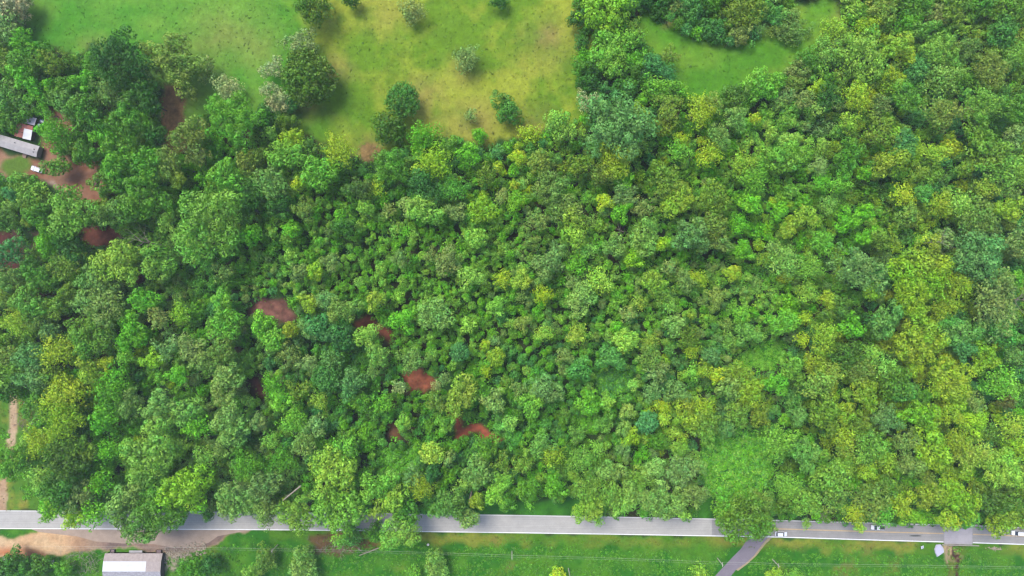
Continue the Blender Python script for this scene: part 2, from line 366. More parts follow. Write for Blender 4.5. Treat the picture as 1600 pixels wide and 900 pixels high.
# side road and paved apron
def polysheet(name, pts, z, mat):
    v = [(*P(x, y), z) for x, y in pts]; o = mesh_obj(name, v, [tuple(range(len(v)))], mat)
    if o.data.polygons[0].normal.z < 0: o.data.flip_normals()
    tag(o, kind='structure'); return o
polysheet('side_road', [(1175,836),(1206,836),(1198,842),(1190,852),(1178,868),(1165,880),(1150,890),(1138,905),(1128,935),(1098,935),(1112,907),(1118,899),(1130,886),(1146,869),(1158,857),(1166,845)], .05, asphalt('side_road_asphalt', (160, 150, 160), False))
M_GRV = mat_flat('gravel_edge', (196, 178, 140), .95, var=.3, scale=4)
polysheet('gravel_shoulder', [(1206,841),(1196,850),(1182,868),(1168,881),(1153,892),(1150,890),(1165,880),(1178,868),(1190,852),(1200,840)], .046, M_GRV)
polysheet('paved_apron', [(48,826.5),(395,828.6),(370,832),(340,838),(326,848),(300,856),(272,856),(240,850),(190,849),(150,846),(120,838),(85,834),(60,831)], .04, asphalt('apron_asphalt', (206, 182, 162), False, .16))

# ------------------------------------------------------------------ foliage
PAL = {'G': (98,164,38), 'B': (112,198,34), 'L': (144,208,72), 'Y': (172,214,40), 'O': (126,168,44), 'P': (132,178,84),
       'T': (84,160,74), 'D': (62,124,32), 'K': (138,166,74), 'S': (184,206,132), 'A': (196,200,138), 'R': (134,122,64)}
FOL = 1.8
def tint(code):
    u = [c for c in code if c.isupper()]
    cs = [lin(PAL[c]) for c in u]
    c = cs[0] if len(cs) == 1 else cs[0]*.62+cs[1]*.38
    return np.clip(c*KALB*FOL, 0, 1)

def cards(centres, normals, size, r_):
    """leaf sprays: one kinked quad each; returns verts (n*4,3)"""
    n_ = len(centres)
    nr = normals/np.maximum(np.linalg.norm(normals, axis=1, keepdims=True), 1e-6)
    a_ = np.cross(nr, r_.normal(size=(n_, 3))); a_ /= np.maximum(np.linalg.norm(a_, axis=1, keepdims=True), 1e-6)
    b_ = np.cross(nr, a_)
    s = (size*r_.uniform(.7, 1.35, n_))[:, None]; t = s*r_.uniform(.5, .95, n_)[:, None]
    q = np.stack([centres-a_*s*.6, centres-b_*t*.55-a_*s*.08, centres+a_*s*.6-nr*s*.12, centres+b_*t*.55+a_*s*.12], 1)
    return q
def crown(Rm, form, seed, leaf=.46, dens=1.0, squash=.8):
    """crown centred at the origin, radius about Rm metres"""
    r_ = np.random.default_rng(seed)
    rc = {'r': .72+.085*Rm, 'd': .55+.04*Rm, 'f': .6+.06*Rm, 's': .55+.06*Rm}[form]
    cen = []; rad = []
    lob = [(r_.uniform(0, 6.28), r_.integers(2, 6), r_.uniform(.07, .19)) for _ in range(4)]
    if form == 'd': lob = [(r_.uniform(0, 6.28), 3, .04)]; hump = None
    if form == 's': lob = [(r_.uniform(0, 6.28), int(r_.integers(5, 8)), .24), (r_.uniform(0, 6.28), 3, .14)]
    def outline(az): return 1+sum(a_*np.sin(k_*az+p_) for p_, k_, a_ in lob)
    # big limbs of the crown give it humps
    nb = max(3, int(3+Rm*.9)); hump = r_.normal(size=(nb, 3)); hump[:, 2] = np.abs(hump[:, 2])*.8+.1; hump /= np.linalg.norm(hump, axis=1, keepdims=True)
    tries = 0; want = int(({'r': 2.5, 'd': 3.4, 'f': 2.0, 's': 2.3}[form])*(Rm/rc)**2)
    while len(cen) < want and tries < want*14:
        tries += 1
        d = r_.normal(size=3); d /= np.linalg.norm(d)
        if d[2] < -.25: continue
        hp = np.max(hump@d); rr = outline(math.atan2(d[1], d[0]))*((.80 if form != 'd' else .92)+(.20 if form != 'd' else .06)*np.clip((hp-.55)/.45, 0, 1))
        depth = 1-abs(r_.normal())*(.20 if form != 'f' else .28)
        p = d*rr*depth*Rm*np.array([1, 1, squash])*(1+r_.normal()*.045); q = rc*r_.uniform(.75, 1.3)
        p = p*(1-.55*rc/Rm)
        if cen and (((np.asarray(cen)-p)**2).sum(1) < (.95*rc)**2).any(): continue
        cen.append(p); rad.append(q)
    cen = np.array(cen); rad = np.array(rad)
    ph = r_.uniform(0, 6)
    per = int({'r': 34, 'd': 26, 'f': 20, 's': 22}[form]*dens)
    allc = []; alln = []; lv = []
    for c_, q in zip(cen, rad):
        k_ = max(7, int(per*(q/.95)**1.5*(.46/leaf)**1.6))
        d = r_.normal(size=(k_, 3)); d[:, 2] = np.abs(d[:, 2])*1.0-.45; d /= np.linalg.norm(d, axis=1, keepdims=True)
        out = c_/np.linalg.norm(c_)
        st = np.array([1, 1, .85]) if form != 's' else (1+1.3*np.abs(out)*np.array([1, 1, 0]))
        rr = q*(1-np.abs(r_.normal(size=k_))*.16)
        pc = c_+d*rr[:, None]*st
        rnd = r_.normal(size=(k_, 3)); rnd /= np.linalg.norm(rnd, axis=1, keepdims=True)
        mixn = {'r': .34, 'd': .32, 'f': .65, 's': .5}[form]
        allc.append(pc); alln.append(d+np.array([0, 0, .15])+rnd*mixn)
        cb = r_.normal()*.11; cy = r_.normal()*.2+.22*math.sin(c_[0]/Rm*2+ph)*math.cos(c_[1]/Rm*2)
        lv.append(np.stack([np.clip(1+cb+r_.normal(size=k_)*.11, .5, 1.6), np.clip(.5+cy+r_.normal(size=k_)*.10, 0, 1), np.zeros(k_)], 1))
    # inner twigs and leaves close the crown
    k_ = int(5*Rm*Rm*dens+12); d = r_.normal(size=(k_, 3)); d /= np.linalg.norm(d, axis=1, keepdims=True)
    pc = d*(r_.uniform(.1, .62, k_)**.6)[:, None]*Rm*np.array([.92, .92, squash*.8])
    allc.append(pc); alln.append(np.array([0, 0, 1.])+r_.normal(size=(k_, 3))*.5); lv.append(np.stack([np.full(k_, .95), r_.uniform(.3, .7, k_), np.zeros(k_)], 1))
    sizes = leaf*1.0
    main = cards(np.vstack(allc[:-1]), np.vstack(alln[:-1]), sizes, r_); inner = cards(allc[-1], alln[-1], leaf*1.6, r_)
    return np.concatenate([main, inner]), np.vstack(lv)
def quads_to_mesh(name, q, lv, tints=None, mat=None):
    n_ = len(q); me = bpy.data.meshes.new(name)
    me.vertices.add(n_*4); me.vertices.foreach_set('co', q.reshape(-1).astype(np.float32))
    me.loops.add(n_*4); me.loops.foreach_set('vertex_index', np.arange(n_*4, dtype=np.int32))
    me.polygons.add(n_); me.polygons.foreach_set('loop_start', (np.arange(n_)*4).astype(np.int32)); me.polygons.foreach_set('loop_total', np.full(n_, 4, np.int32))
    me.update(calc_edges=True)
    a_ = me.attributes.new('leafvar', 'FLOAT_VECTOR', 'FACE'); a_.data.foreach_set('vector', lv.reshape(-1).astype(np.float32))
    if tints is not None:
        a_ = me.attributes.new('tint', 'FLOAT_COLOR', 'FACE'); t4 = np.ones((n_, 4), np.float32); t4[:, :3] = tints; a_.data.foreach_set('color', t4.ravel())
    me.materials.append(mat); return me
CLS = [2.6, 4.2, 6.2, 9.0, 12.5]; CR = {}
for ci, Rm in enumerate(CLS):
    for form, nv in (('r', 4), ('d', 2), ('f', 3), ('s', 3)):
        for v in range(nv):
            leaf = [.40, .44, .48, .54, .6][ci]
            q, lv = crown(Rm, form, 100*ci+10*v+ord(form), leaf, 1.0, [1.12, 1.05, .96, .86, .78][ci])
            CR[ci, form, v] = (q, lv, quads_to_mesh('crown', q, lv, mat=M_LEAF))
NV = {'r': 4, 'd': 2, 'f': 3, 's': 3}
# trunks: unit-height, with limbs reaching into the crown
def branch(mb, p, d, length, rad, depth, r_, spread=.6, n=6):
    p = Vector(p); d = Vector(d).normalized(); pts = [p.copy()]; rr = [rad]
    for i in range(3):
        d = (d+Vector((r_.uniform(-.18, .18), r_.uniform(-.18, .18), r_.uniform(-.08, .14)))).normalized()
        p = p+d*length/3; pts.append(p.copy()); rr.append(rad*(1-.22*(i+1)))
    mb.tube(pts, rr, n)
    if depth > 0:
        for _ in range(r_.choice([2, 3, 3])):
            k_ = r_.choice([1, 2, 3]); nd = (d+Vector((r_.uniform(-1, 1), r_.uniform(-1, 1), r_.uniform(-.2, .6)))*spread).normalized()
            branch(mb, pts[k_], nd, length*r_.uniform(.5, .75), rr[k_]*.62, depth-1, r_, spread, max(3, n-1))
TR = []
for v in range(4):
    r_ = random.Random(v); mb = MB()
    mb.tube([(0, 0, -.02), (.005, 0, .12), (.01*v, .01, .4), (.012, .01, .7)], [.024, .017, .014, .010], 8)
    for k_ in range(6):
        az = k_*1.05+r_.uniform(-.3, .3); z = .42+.05*k_
        branch(mb, (.01, .01, z), (math.cos(az), math.sin(az), .9), .26, .008, 1, r_, .5, 5)
    me = bpy.data.meshes.new('trunk'); me.from_pydata(mb.v, [], mb.f); me.materials.append(M_BARK); TR.append(me)

# ------------------------------------------------------------------ the trees as seen, tile by tile (x, y, radius in quarter pixels)
T = {}
T[0,0] = "80,40,120,Ad;60,170,110,Pr;150,270,70,B;270,320,70,DB;40,380,80,O;200,400,110,G;170,490,110,B;340,400,110,O;760,380,180,Dr;1090,400,195,OKr;1280,440,70,Kf;1430,560,100,SPf;530,520,70,B;440,560,80,G;440,650,110,GP;680,590,120,PGf;880,580,90,GD;940,640,80,D;570,720,120,G;800,760,130,Gr;1200,840,120,OKr;1480,740,180,GBr;70,600,120,PG;60,700,130,G;330,610,50,G;980,840,80,D;650,850,80,B;380,850,110,BG;-60,300,100,D;-60,560,120,G"
T[1,0] = "370,60,140,ODr;600,0,60,D;980,80,85,OSf;290,270,110,PSf;110,430,70,Sf;330,490,170,ODd;130,620,110,Sr;230,660,60,T;920,630,128,GTd;840,810,110,DO;1310,370,90,GSf;1340,720,45,Kf;1560,680,115,GTr;1520,0,60,D;60,740,100,D;190,770,70,OD;1050,860,100,B;1390,850,60,B;240,880,90,Y"
T[2,0] = "580,60,170,BYr;760,170,60,Of;600,350,150,LBr;740,260,80,LB;780,380,70,BG;880,410,80,Td;980,350,60,OKf;480,500,90,D;720,540,110,DG;840,10,70,D;920,60,70,D;1030,40,60,K;1130,60,110,TG;1250,200,100,TG;1430,90,150,Or;1420,230,70,K;440,270,60,D;900,560,110,BL;660,790,215,TPr;470,640,70,Af;800,720,80,YL;980,680,110,O;1170,700,100,Ys;930,800,60,O;310,800,110,Lr;110,850,80,Ys;1540,550,115,BLr;1390,750,90,PL;1250,650,70,OKf;1510,740,40,Y;1060,880,60,Y;1290,860,90,PL;1390,600,80,DO"
T[3,0] = "130,200,125,POf;400,200,90,YLs;600,180,80,Ys;700,60,110,KYr;900,30,110,G;1150,70,120,OL;1030,110,60,K;1320,60,80,G;1500,50,110,OG;860,150,90,BG;950,200,90,LG;1240,300,90,PO;1050,320,125,Lr;570,360,165,LOr;790,300,100,YL;860,340,60,Y;1380,450,130,OKr;1060,500,120,LP;240,390,90,G;180,440,80,K;30,520,90,BLd;170,520,70,OKd;310,560,70,Y;550,600,90,Ys;220,620,80,KP;360,620,80,D;760,470,50,Y;860,610,90,G;700,660,80,KP;500,770,80,YL;310,680,50,PL;680,830,120,O;1080,720,110,OK;1240,700,60,K;1330,650,110,LG;1530,680,100,G;1300,820,110,GO;1540,350,90,LG;1450,200,100,GT;1530,860,80,P;130,880,60,L;850,880,70,TD"
T[0,1] = "365,150,80,Gr;120,250,80,GL;70,310,60,T;220,350,120,OLr;460,430,150,GLr;250,450,80,G;30,450,90,GP;170,480,40,O;760,110,120,GBr;930,120,110,GBr;700,230,100,G;560,70,90,G;1060,120,90,OP;1110,220,60,O;1230,60,90,Kf;1550,110,80,OKd;1430,220,120,BLr;920,330,165,Gr;740,430,110,GP;1320,500,215,GLr;1060,490,80,L;640,400,60,O;300,600,90,B;60,680,100,T;450,640,100,D;740,740,135,LYr;600,830,110,PGr;420,760,100,O;260,830,90,G;80,850,90,PG;1000,740,120,LG;200,760,60,DG;1400,800,70,P;1570,560,80,B;1540,400,100,DG;1560,300,90,DG;1180,600,70,LG"
T[1,1] = "200,70,110,LBr;400,190,120,BLr;520,50,100,Ys;330,40,70,DO;20,80,60,OKd;100,240,110,PG;270,250,50,Y;300,410,90,OPf;640,280,90,DK;750,280,50,Y;840,130,125,Gr;1110,120,120,YBs;1060,260,110,DT;1230,290,90,BT;1440,190,80,O;1330,60,70,B;690,400,60,Ld;830,410,50,K;1060,410,100,Lr;950,380,60,P;1250,430,60,PK;1380,590,70,Ld;1410,420,90,YB;150,400,80,D;1540,330,60,KP;470,740,70,KP;280,800,60,P;900,720,60,P;1100,700,60,K;1340,830,70,L;1540,840,60,Ys;1190,740,80,KP;210,530,50,B;560,520,70,DG;380,800,60,YB"
T[2,1] = "420,130,80,O;640,90,130,YOr;560,190,100,OK;170,120,80,OKd;1040,50,80,BLs;1230,70,80,Ys;1440,130,90,YL;970,220,110,Or;1030,360,110,YL;1260,350,110,Or;1250,520,95,OKd;580,360,55,Y;390,540,110,LYr;460,660,70,L;150,480,80,PO;240,740,110,Pr;400,760,70,B;830,590,110,LP;940,620,50,YB;1100,570,120,PT;1310,630,70,PO;1190,640,60,P;700,320,90,P;330,400,110,PO;240,270,130,PO;810,400,70,KP;700,240,60,B;1500,220,100,BL;1480,380,80,B;640,640,80,PG;680,420,70,B;1410,500,70,B;540,850,80,LY;380,860,60,P;880,860,90,LY;1160,840,60,Ys;1080,860,70,P;1570,720,60,O;1380,800,60,YO;760,720,60,BY;1440,670,70,B;20,360,60,BY;130,620,60,OP;60,850,60,YP;40,80,60,Y;980,780,50,P"
T[3,1] = "100,90,115,LBr;730,130,110,OYr;490,100,110,G;320,140,60,P;830,60,80,TG;1040,60,70,YL;1380,60,120,OG;1230,160,60,O;1440,160,110,LG;930,190,70,O;600,190,50,B;450,250,70,BL;330,240,60,B;840,320,70,Ys;960,310,60,TB;1060,380,70,YO;870,460,80,OP;1190,380,80,Ls;1350,280,60,YP;1310,470,110,OP;1500,410,80,YO;1470,290,50,PO;1560,600,100,PKr;1310,690,165,TPr;120,540,60,OYd;220,460,80,YL;60,420,70,B;330,620,90,BL;700,600,90,OL;600,580,60,B;100,730,110,LP;260,770,90,LB;20,650,50,P;560,790,155,PTf;860,810,120,YBr;950,700,120,OY;1060,760,80,YO;1000,860,100,BY;1190,880,90,YO;1290,850,50,TP;1450,870,90,PO;1540,850,60,BL;590,430,70,B;480,480,80,B;370,380,60,LP"
T[0,2] = "50,30,80,O;200,100,110,GL;130,220,90,YL;360,120,80,OG;230,220,60,PG;330,280,70,PTd;430,20,60,O;640,90,140,POr;580,300,150,GOr;380,390,110,Ys;200,420,100,TP;50,420,70,KO;60,530,80,OG;220,560,90,PT;320,540,80,OG;570,500,100,YL;390,590,60,Y;480,640,80,Ys;370,690,100,Ys;400,840,130,YBs;240,730,90,G;670,470,60,Y;900,80,90,B;800,190,70,B;840,300,100,B;1000,190,80,KP;1130,160,60,BY;1400,80,70,BL;1420,220,110,BL;1060,370,80,P;1190,380,80,P;1400,390,100,OP;1280,460,80,PO;1420,590,110,POr;780,420,60,BL;960,450,60,BY;730,560,80,B;1110,540,60,B;700,650,100,BG;840,720,90,PG;660,810,90,B;1010,730,110,PLr;1180,770,90,LT;990,870,110,Lr;1450,840,120,PLr;1240,860,70,B;60,640,80,DG"
T[1,2] = "50,220,80,BL;110,320,80,BLd;240,90,50,BD;220,260,60,YOd;330,90,60,YG;430,80,70,PT;560,140,100,OPr;750,80,70,YP;690,300,80,LOr;770,420,90,LPr;730,520,50,P;1110,170,110,PLr;910,200,80,B;1500,120,60,LB;1430,360,35,Y;1500,430,60,OYd;420,250,110,T;340,260,70,PT;220,410,80,KP;330,470,70,P;480,450,80,TP;450,550,100,TG;600,600,110,TP;110,600,70,B;270,640,70,O;400,700,55,YP;170,700,70,BL;240,830,90,BL;660,720,70,G;800,720,80,BL;900,620,50,PSf;980,450,90,PG;1270,400,70,Td;1130,610,42,SPf;1180,560,50,P;1130,710,80,OP;1290,660,120,YPr;1190,840,70,GL;1480,700,80,PO;1440,520,40,Y;1420,640,60,G;1560,580,40,O;1580,850,50,LT;930,840,60,L;380,860,80,P;30,840,70,P;540,300,100,DT"
T[2,2] = "190,40,60,Y;430,70,100,PL;930,40,90,OL;1270,60,70,OK;790,90,50,YP;720,170,50,PK;200,280,60,LY;410,290,60,YPs;60,220,60,OK;710,330,75,LYd;860,330,65,YP;860,430,100,OP;1010,230,80,PL;1120,160,40,OL;1100,310,100,OD;1120,380,60,YO;980,110,60,L;1240,420,60,TP;1270,540,50,Y;1190,510,50,YO;1120,530,50,LB;1440,180,60,BL;1460,280,80,TL;1410,540,90,OY;1350,620,80,PO;1470,650,100,YOr;210,630,100,PTr;40,630,60,PO;120,720,80,BL;620,430,80,TG;420,500,80,TG;590,720,50,L;760,600,40,L;1030,640,80,PT;880,650,70,PT;940,740,55,Y;860,770,30,Y;720,770,60,PY;950,820,40,LY;1080,780,90,OY;1200,750,70,YO;1190,870,100,OL;580,840,70,GP;840,840,80,T;700,880,60,LP;1400,780,90,OL;1540,800,70,O;330,420,60,PO;1350,880,60,TP;470,720,80,GB;900,520,80,P"
T[3,2] = "240,30,70,LO;370,70,60,YO;440,110,80,DO;640,20,60,YB;1410,100,165,PKf;880,50,130,YBr;900,150,80,YO;1100,120,90,YO;730,200,110,TLr;90,220,90,BL;230,190,45,Y;500,240,80,Br;350,180,60,OD;350,290,90,YL;210,320,45,Y;930,330,150,YOr;1100,200,60,TB;1200,280,100,TLr;1220,380,70,T;1340,420,90,YBr;290,460,90,YOr;480,410,100,DO;640,410,60,L;560,520,90,OK;740,500,70,L;900,490,60,Y;790,580,110,GO;400,530,70,YP;310,590,120,PYf;140,500,90,GL;1140,560,130,YOr;1050,620,70,YO;1440,590,100,BLs;1480,300,80,TB;590,660,100,OY;830,640,70,TB;960,680,60,G;1290,720,70,PO;1480,700,60,RD;1150,720,70,YO;460,770,80,OYr;340,790,110,OG;560,830,70,O;740,820,90,PTr;930,790,110,BYr;1120,790,80,YO;1270,840,80,YB;190,800,60,TL;50,600,80,BG;1510,860,80,YL;1560,780,40,B;1530,420,60,PG"
T[0,3] = "100,190,90,BL;270,60,90,Ys;430,180,140,DOr;400,330,130,DGr;530,110,90,OG;260,270,80,LO;290,350,60,L;530,390,100,PK;330,490,70,BY;480,530,80,YB;600,500,80,B;650,310,80,B;680,110,70,B;830,100,70,L;950,160,165,LGr;1110,100,60,L;810,400,120,PLr;1180,350,150,BYr;960,370,100,LB;880,560,130,GPr;1020,500,130,Gr;1290,150,80,LO;1440,440,110,PLr;1490,340,70,P;1570,410,90,PL;1450,40,100,PL;1540,200,90,BG;130,830,100,DG;30,840,80,D;270,830,80,DG;400,850,60,GB;1200,850,90,GB;1330,820,80,DT;1300,520,40,D;60,220,60,B;1580,870,60,L;1130,490,60,GP;20,130,70,BG"
T[1,3] = "60,340,110,Pr;70,480,90,PO;260,510,130,LOr;300,70,100,PL;560,100,80,BL;490,240,150,LYr;540,490,160,LBr;770,340,120,LB;850,290,60,L;840,430,110,LY;900,620,125,Lr;590,640,80,TL;740,620,80,G;950,500,80,GD;980,270,70,PT;1100,130,70,LYd;1040,340,85,YOs;1200,170,50,P;1390,250,100,PLr;1200,440,110,GPr;1300,330,50,LP;1330,540,72,POd;1380,430,55,OY;1500,380,75,LB;1540,310,70,LB;1540,190,70,O;1450,80,80,G;170,160,90,BD;100,50,60,L;60,790,100,OP;300,840,110,PLr;1130,830,90,LP;990,880,50,LB;1570,440,60,G;1100,260,60,DT"
T[2,3] = "180,80,80,TL;60,200,80,OL;250,150,80,YO;430,170,90,LG;540,100,50,L;700,110,60,P;740,30,70,YB;620,240,90,PL;880,240,80,PLr;790,290,90,OL;1050,250,110,Pr;1040,110,60,LG;1170,220,55,PL;470,360,90,LO;620,380,90,LO;480,480,95,LYr;540,550,35,L;740,370,80,LP;820,400,90,PL;700,450,75,L;930,350,50,PL;910,450,95,PLr;1040,420,95,PLr;1150,390,75,PO;1060,500,50,L;270,340,70,GB;100,370,80,G;1330,430,90,BL;1440,530,170,GOr;1170,870,50,LY;290,880,50,Y;1330,500,90,OB;1550,570,90,OGr;1540,430,80,KO"
T[3,3] = "60,60,110,LB;210,120,100,LT;250,220,60,LT;460,20,70,YO;470,110,70,O;630,80,110,LG;710,160,80,YL;480,200,70,LO;620,240,60,YL;850,60,100,PO;870,200,90,PO;1010,90,120,YB;1180,60,90,YO;1230,150,110,YPf;1330,130,70,YP;1450,220,130,LYr;1540,90,80,YB;390,280,110,LO;120,330,90,LB;90,450,70,DO;230,430,100,LO;400,400,110,OP;540,500,70,Ys;620,420,120,OPf;710,510,65,BT;820,450,80,YO;760,340,80,DO;1000,400,100,OY;1120,370,90,YB;1190,430,110,YBr;1130,550,75,YO;1240,520,75,TB;1290,360,60,O;1370,420,110,DO;1440,540,105,OYr;1540,400,80,DO;240,570,30,LO;570,590,32,LY;40,900,60,YL;160,900,60,L;880,520,70,BO;1570,540,60,O"
cand = []
for (ti, tj), s in T.items():
    for it in s.split(';'):
        x, y, r, code = it.split(','); code = code.replace(' ', '')
        px = ti*400+float(x)/4; py = tj*225+float(y)/4; r = float(r)/4
        if r < 0: continue
        form = code[-1] if code[-1] in 'rsfd' else None
        cand.append([px, py, r, ''.join(c for c in code if c.isupper()), form])
rr_ = random.Random(3)
for c_ in cand:
    if c_[4] is None:
        f = c_[3][0]
        c_[4] = rr_.choice({'Y': 'ssrr', 'P': 'rrf', 'K': 'fr', 'T': 'rrd', 'L': 'rrs', 'B': 'rrs', 'O': 'rrf'}.get(f, 'rrr'))
cand.sort(key=lambda c_: -c_[2])
def inframe(c_): return -10 < c_[0] < 1610 and -12 < c_[1] < 912
cand = [c_ for c_ in cand if inframe(c_)]
N_IND = 298
ind, rest = cand[:N_IND], cand[N_IND:]
def tree_height(r, px, py):     # r in metres
    h = 9.5+1.3*r
    if py < 150 and px > 880 or (px < 190 and py < 330): h = 5.5+.9*r
    if 990 < px < 1345 and py < 85: h = 3+.6*r
    if px < 75 and 130 < py < 260: h = 3.5+.6*r
    if in_poly([px], [py], OPEN1)[0]: h = 3.0+1.15*r
    if py > float(road_s(px)): h = 2.5+1.1*r
    return h
# landmarks for the labels
LM = [("long grey trailer roof",35,228),("white yard car",57,265),("red clay yard",120,290),("round dark field tree",630,160),("silver-topped field tree",725,92),("brown bare clearing",430,487),
 ("brown trail bend",583,512),("red dirt bend",655,595),("curved red trail end",748,672),("leafless grey tree",250,368),("barn roof",205,885),("side road mouth",1185,845),("bridge deck",1497,835),
 ("bright vine patch",1150,725),("pale dirt drive",20,660),("grassy forest gap",1190,555),("right pasture",1140,105),("photo's top right corner",1600,0),("photo's top left corner",0,0),
 ("right edge's midpoint",1600,450),("photo centre",800,450),("yellow road sign",1313,853),("huge blue-green oak",965,197),("pale road opening",820,818),("bleached snag",1442,375),
 ("big blue-green crown",1527,397),("pale wispy crown",1552,475),("leaning trunk",735,775),("dark red dirt patch",400,603),("middle pasture's bottom edge",700,225),("hidden white car",1376,824),("grey brush heap",60,658),
 ("bare field sapling",735,180),("brown forest hollow",975,355),("left edge's midpoint",0,450),("fallen roadside log",577,862),("photo's bottom right corner",1600,900),("photo's bottom left corner",0,900),("left pasture",250,50),
 ("yellow-green round crown",185,410),("broad green oak",330,350),("hedgerow olive dome",482,122),("top edge's midpoint",800,0),("rusty patched roof",45,205)]
CW = {'G': 'mid-green', 'B': 'bright green', 'L': 'light green', 'Y': 'yellow-green', 'O': 'olive', 'P': 'grey-green', 'T': 'blue-green', 'D': 'dark green', 'K': 'khaki', 'S': 'silvery', 'A': 'pinkish-grey', 'R': 'reddish-brown'}
AW = {'G': 'green-tinged', 'B': 'green-tinged', 'L': 'pale-flecked', 'Y': 'yellow-tinged', 'O': 'olive-tinged', 'P': 'grey-tinged', 'T': 'blue-tinged', 'D': 'dark-shaded', 'K': 'brown-tinged', 'S': 'silver-topped', 'A': 'pink-tinged', 'R': 'red-tinged'}
FW = {'r': 'lumpy', 's': 'spiky', 'f': 'feathery', 'd': 'domed'}
ORD = ['nearest', 'second nearest', 'third nearest', 'fourth nearest', 'fifth nearest', 'sixth nearest', 'seventh nearest', 'eighth nearest', 'ninth nearest', 'tenth nearest']
def desc(c_):
    sz = 'huge' if c_[2] >= 38 else 'large' if c_[2] >= 27 else 'medium' if c_[2] >= 20 else 'small'
    cw = CW[c_[3][0]]
    if len(c_[3]) > 1: cw = AW[c_[3][1]]+' '+cw
    noun = 'shrub' if (c_[3][0] in 'SA' or (in_poly([c_[0]], [c_[1]], OPEN1)[0] and c_[2] < 20)) else 'tree'
    return f"{sz} {cw} {FW[c_[4]]} {noun}", noun
def direction(dx, dy):
    a_ = math.degrees(math.atan2(-dy, dx)) % 360
    return ['right of', 'above right of', 'directly above', 'above left of', 'left of', 'below left of', 'directly below', 'below right of'][int(((a_+22.5) % 360)//45)]
keys = {}
for i, c_ in enumerate(ind):
    best = None
    for nm, lx, ly in LM:
        d = math.hypot(c_[0]-lx, c_[1]-ly)
        if d < 14: d += 60
        if best is None or d < best[0]: best = (d, nm, lx, ly)
    d, nm, lx, ly = best
    dr = direction(c_[0]-lx, c_[1]-ly); de, noun = desc(c_)
    keys.setdefault((de, dr, nm), []).append((d, i, noun))
labels = {}
for (de, dr, nm), L in keys.items():
    L.sort()
    for k_, (d, i, noun) in enumerate(L):
        art = '' if nm.startswith("photo's") else 'the '
        labels[i] = (f"{de} {dr} the {nm}" if len(L) == 1 else f"{de}, {ORD[k_]} {dr} the {nm}").replace('directly above the', 'just above the' if d < 60 else 'straight above the').replace('directly below the', 'just below the' if d < 60 else 'straight below the'), noun
def place_tree(c_, label, noun, i):
    px, py, rp, code, form = c_
    r = rp/4*.97; ht = tree_height(r, px, py)
    ci = int(np.argmin([abs(math.log(r/a_)) for a_ in CLS])); v = i % NV[form]
    s = r/CLS[ci]; sq = [1.12, 1.05, .96, .86, .78][ci]
    hc = max(ht-r*sq*.75, r*sq*.28)
    X, Y = P(px, py, hc); r_ = random.Random(i)
    infield = bool(in_poly([px], [py], OPEN1)[0]); southside = py > float(road_s(px))
    root = empty('shrub' if noun == 'shrub' else 'broadleaf_tree', (X, Y, 0), 0)
    grp = 'trees and shrubs standing in the pastures' if infield else ('trees south of the road' if southside else 'trees of the wood')
    tag(root, label, noun, grp)
    cr = bpy.data.objects.new('crown', CR[ci, form, v][2]); COL.objects.link(cr); cr.parent = root
    cr.location = (0, 0, hc); cr.rotation_euler = (0, 0, r_.uniform(0, 6.28)); cr.scale = (s*r_.uniform(.84, 1.14), s*r_.uniform(.84, 1.14), s*r_.uniform(.9, 1.25)); cr.rotation_euler = (r_.uniform(-.2, .2)*(not infield), r_.uniform(-.2, .2)*(not infield), cr.rotation_euler.z)
    t = tint(code)*r_.uniform(.92, 1.08); cr.color = (*t, 1)
    tr = bpy.data.objects.new('trunk', TR[i % 4]); COL.objects.link(tr); tr.parent = root
    k_ = hc*1.35; tr.scale = (k_*.8, k_*.8, k_); tr.rotation_euler = (0, 0, r_.uniform(0, 6.28))
    return root
for i, c_ in enumerate(ind):
    place_tree(c_, *labels[i], i)

# ------------------------------------------------------------------ the smaller trees between them: one mass
ROWS = """PG G G G DG D D D D DG TG TG PGL LOG LOG OGL
GB GO GDB G D D DG G GB TG BG LB LGP LOY LGT OGT
G GO GB GB BLG GB GBT GBY LTG OGL LYG LBG LGB GOY YGT OLT
GO G GL GLB BGL BGL BGL BLG BPL LGB BLP BGL BLY BLO YLT OPT
GP OG LGP BGT BLP GBL BLG BGL PBG BPL GLB LBP LBG PTD YOB YTD
OG YGT BGL BPG GTP TGB BLG BLG BGT BTL GTP TLP TLG YOG YOT BTD
GB YB BG PLG BTG BTG TGB BTG TBG TGB YLG OLT OGT YOG YOP YBT
BL DGB BLG PLG GBP BLG TGB GBT GLB PLG PLG BG LTB OLG YOB OGD
D G G GB GP BG G G G G G BG G G G G""".split('\n')
ROWS = [r_.split() for r_ in ROWS]
def closed(px, py, m=0):
    """True where no wood grows"""
    out = in_poly(px, py, OPEN1) | in_poly(px, py, OPEN2) | in_poly(px, py, YARD) | in_poly(px, py, LEFTG)
    for p_ in list(DIRTS.values())+list(GAPS.values()): out |= in_poly(px, py, p_)
    out |= py > road_n(px)-m
    out |= in_poly(px, py, [(-20,205),(75,205),(75,255),(-20,240)]) | in_poly(px, py, [(25,178),(70,178),(68,222),(25,222)])
    return out
r_ = np.random.default_rng(11)
_mx, _my = np.meshgrid(np.arange(-160, 1770, 2), np.arange(-160, 960, 2))
_CL = closed(_mx.ravel(), _my.ravel(), 2).reshape(_mx.shape)
_DM = np.zeros(_mx.shape, bool)
for p_ in list(DIRTS.values())+[GAPS['g1'], GAPS['g2']]: _DM |= in_poly(_mx.ravel(), _my.ravel(), p_).reshape(_mx.shape)
def look(M, px, py): return M[np.clip(((np.asarray(py)+160)/2).astype(int), 0, M.shape[0]-1), np.clip(((np.asarray(px)+160)/2).astype(int), 0, M.shape[1]-1)]
